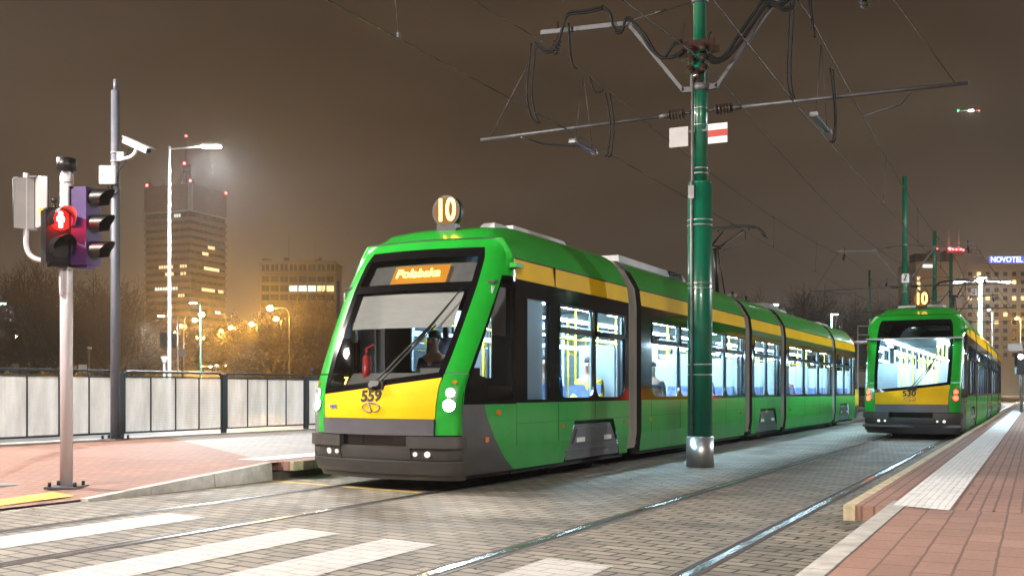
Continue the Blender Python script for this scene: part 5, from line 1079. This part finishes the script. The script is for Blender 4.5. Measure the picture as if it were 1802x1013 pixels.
def car(X, t, rz, paint, label, group=None, z=-.02):
    T = thing('car', label, 'car', (X, t, z), rz, group); mb = MB()
    side = [(-2.1,.32),(-2.15,.62),(-1.95,.80),(-1.05,.90),(1.75,.93),(2.08,.85),(2.12,.35)]
    mb.prism([(-.86, y, z) for y, z in side], (1.72,0,0)); mb.build('body', paint, T, fix=True)
    mb = MB(); lo = [(-1.1,.90),(1.85,.92)]; vs = [(-.80,-1.15,.89),(.80,-1.15,.89),(.82,1.85,.92),(-.82,1.85,.92),(-.62,-.35,1.42),(.62,-.35,1.42),(.62,1.15,1.44),(-.62,1.15,1.44)]
    mb.add(vs, [(0,1,5,4),(1,2,6,5),(2,3,7,6),(3,0,4,7)]); mb.build('windows', CARG, T)
    mb = MB(); mb.box((-.62,-.36,1.42), (.62,1.16,1.46)); mb.build('roof', paint, T)
    for y in (-1.3, 1.3):
        for x in (-.82, .82): MB().cyl((x-.09, y, .32), (x+.09, y, .32), .32, 14).build('wheel', M['rubber'], T)
    for x in (-.62, .62):
        MB().sphere((x,-2.12,.66), .10, 8, 6, (1,.4,.7)).build('headlight', M['headlamp'], T); MB().box((x-.14,2.05,.66), (x+.14,2.14,.78)).build('tail_light', M['taillamp'], T)
    return T
def car_at(u, D, *a): p = onD(u, 688, D); return car(p.x, p.y, *a)
for k, (u, D) in enumerate(((366,150),(380,170),(392,160),(405,185),(418,170),(430,190),(372,210),(440,165))):
    p = onD(u, 688, D); car(p.x, p.y, math.atan2(-p.x, p.y)*-1*0+TH*1.0+R(8), CP[('dark','silver','white')[k % 3]], 'far car with its headlights on, queuing on the road', 'cars queuing under the sodium lamps', lerp(D, RD, RZ)+.02)
for k, (u, D) in enumerate(((1522,66),(1548,72),(1535,86))):
    p = onD(u, 688, D); car(p.x, p.y, (0 if k == 0 else R(180))+TH+R(8), CP['dark'], ('car with bright headlights just left of the far tram', 'car with lit tail lights half hidden by the far tram', 'farther car with lit tail lights between the two trams')[k])
# ------------------------------------------------------------------ small street furniture in the distance
def post_sign(name, label, u, v0, v1, D, w, h, m, cat='sign', shape='box', pr_=.04):
    P = onD(u, 688, D); T = thing(name, label, cat, (P.x, P.y, 0)); zc = (onD(u, v0, D).z + onD(u, v1, D).z)/2; MB().cyl((0,0,0), (0,0,zc+h/2), pr_, 8).build('post', M['steel'], T); c = bk*(.06) + UP*zc; mb = MB()
    if shape == 'box': mb.obox(c, rl*w/2, bk*.012, UP*h/2)
    elif shape == 'tri': mb.prism([c+rl*-w/2-UP*h/2, c+rl*w/2-UP*h/2, c+UP*h/2], bk*.02)
    else: mb.cyl(c, c+bk*.02, w/2, 20)
    mb.build('plate', m, T, fix=True); return T
post_sign('road_sign', 'large dark sign panel beside the tall pale lamp pole', 296, 586, 611, 70, .95*1.05, .98, M['dash'], pr_=.05)
post_sign('road_sign', 'round pale sign on a post right of the tall pale lamp', 321, 612, 628, 62, .46, .5, M['greypaint'], shape='disc', pr_=.05)
post_sign('warning_sign', 'small yellow triangular sign beside the road', 473, 646, 656, 90, .55, .5, mat('sign_orange', (.75,.40,.02), .5), shape='tri')
post_sign('road_sign', 'small blue sign near the tram front pillar', 549, 646, 652, 90, .3, .3, mat('sign_blue_paint', (.05,.10,.5), .5), shape='disc')
post_sign('road_sign', 'small white sign on a post between the signal and camera poles', 146, 641, 655, 70, .55, .5, M['white'])
P = onD(155, 688, 75); T = thing('camera_post', 'grey post with a small camera between the signal and camera poles', 'post', (P.x, P.y, 0)); zc = onD(155, 612, 75).z; MB().cyl((0,0,0), (0,0,zc), .08, 8).build('post', M['steel'], T); MB().obox(UP*zc+rl*.1, rl*.14, bk*.06, UP*.07).build('camera', M['white'], T)
P = onD(289, 688, 50); T = thing('bollard_lamp', 'short white lantern post left of the tall pale lamp', 'lantern', (P.x, P.y, 0)); zc = onD(289, 640, 50).z; MB().cyl((0,0,0), (0,0,zc), .05, 8).build('post', M['white'], T); MB().tube([(0,0,zc), (0,0,zc+.35)], [.07,.17], 8).build('lantern', M['white'], T)
# traffic signal on the far right
P = onD(1797, 688, 48); T = thing('traffic_signal', 'dark traffic signal with bluish white lamps at the right edge', 'traffic signal', (P.x, P.y, 0)); zc = onD(1793, 640, 48).z
MB().cyl((0,0,0), (0,0,zc+.7), .07, 10).build('pole', M['dsteel'], T); mb = MB(); mb.obox(rl*-.12+bk*.1+UP*zc, rl*.17, bk*.12, UP*.48); hd_ = mb.build('signal_head', M['blackpl'], T)
MB().cyl(rl*-.12+bk*.22+UP*(zc+.32), rl*-.12+bk*.24+UP*(zc+.32), .12, 14).build('lens', emit('signal_white_blue', (.75,.88,1), 20), hd_)
mb = MB(); mb.obox(rl*-.30+bk*.05+UP*(zc+.75), rl*.33, bk*.02, UP*.16); mb.build('arrow_plate', M['greypaint'], T)
# tram stop shelter behind the trams
P = onD(1536, 688, 62); T = thing('stop_shelter', 'pale tram stop shelter with a lit roof edge between the two trams', 'shelter', (P.x, P.y, 0), TH); z1 = onD(1536, 602, 62).z
mb = MB(); mb.box((-1.2,-.8,z1-.06), (1.2,.8,z1+.06)); mb.build('roof', M['white'], T); mb = MB()
for x in (-1.1, 1.1):
    for y in (-.7, .7): mb.cyl((x,y,0), (x,y,z1), .05, 8)
mb.tube([(-1.1,-.7,z1+.06), (-1.1,-.7,z1+.9), (.2,-.7,z1+.9)], .03, 6); mb.tube([(-.4,-.7,z1+.06), (-.4,-.7,z1+1.3)], .05, 6); mb.tube([(-1.1,-.7,z1+.4), (1.2,-.7,z1+.4)], .025, 6); mb.build('frame', M['greypaint'], T)
MB().box((-1.1,.72,.4), (1.1,.74,z1-.2)).build('glass_wall', M['winglass'], T)
# small aeroplane with its lamps on
P = onD(1704, 198, 560); T = thing('aeroplane', 'small aeroplane with green, white and red lamps in the sky', 'aeroplane', tuple(P), TH); LAND = emit('landing_lamp_white', (1,.97,.95), 260); AP = mat('aircraft_white', (.5,.5,.5), .4)
mb = MB(); mb.tube([(0,-3.6,0),(0,-3.2,.05),(0,-2,.15),(0,1,.2),(0,4.5,.35)], [.15,.45,.62,.6,.14], 12); mb.build('fuselage', AP, T)
MB().prism([(-5.5,-.5,.75),(5.5,-.5,.75),(5.5,.6,.75),(-5.5,.6,.75)], (0,0,.14)).build('wing', AP, T); mb = MB(); mb.prism([(-1.7,3.6,.4),(1.7,3.6,.4),(1.7,4.4,.4),(-1.7,4.4,.4)], (0,0,.08)); mb.prism([(-.05,3.4,.4),(-.05,4.5,.4),(-.05,4.7,1.8),(-.05,4.2,1.8)], (.1,0,0)); mb.build('tail', AP, T)
MB().sphere((-5.5,-.4,.8), .30, 8, 6).build('navigation_lamp', emit('nav_green', (.03,1,.18), 40), T); MB().sphere((5.5,-.4,.8), .30, 8, 6).build('navigation_lamp', M['redled'], T)
for x in (-.7, .7): MB().sphere((x,-3.2,.1), .5, 8, 6).build('landing_lamp', LAND, T)
# ------------------------------------------------------------------ litter on the ground
rr = random.Random(11); mb = MB()
for k in range(150):
    s_ = rr.random()
    if s_ < .35: x, y, z = -1.13 - abs(rr.gauss(0, .10)), rr.uniform(3, 11), .006
    elif s_ < .6: x, y, z = rr.choice((TX1-.7, TX1+.7, TX2-.7, TX2+.7)) + rr.gauss(0, .12), rr.uniform(3.5, 18), .008
    elif s_ < .85: x, y = rr.uniform(-9.0, -1.3), rr.uniform(3.5, 14); z = .006
    else: x, y, z = rr.uniform(-.9, .8), rr.uniform(3, 12), .233
    r_ = rr.uniform(.006, .022); a = rr.uniform(0, 6.28); P0 = Vector((x, y, z))
    mb.add([P0+Vector((math.cos(a+t)*r_*q, math.sin(a+t)*r_*q, h)) for t, q, h in ((0,1,0),(1.4,.6,.006),(3.1,1.1,.002),(4.6,.5,.009))], [(0,1,2,3)])
tag(mb.build('litter', mat('litter_paper', (.30,.26,.20), .9, vary=.8, vscale=3, c2=(.05,.04,.03))), kind='stuff')
# ------------------------------------------------------------------ night air
HAZE = .0005
hz = MB(); hz.box((-760, -40, -1.2), (620, 760, 190)); o = hz.build('haze', bpy.data.materials.new('haze')); tag(o, kind='stuff')
m = o.data.materials[0]; m.use_nodes = True; n = m.node_tree.nodes; n.clear(); out = n.new('ShaderNodeOutputMaterial'); pv = n.new('ShaderNodeVolumePrincipled'); m.node_tree.links.new(pv.outputs[0], out.inputs['Volume'])
pv.inputs['Color'].default_value = (.88,.86,.82,1); pv.inputs['Density'].default_value = HAZE; pv.inputs['Anisotropy'].default_value = .78
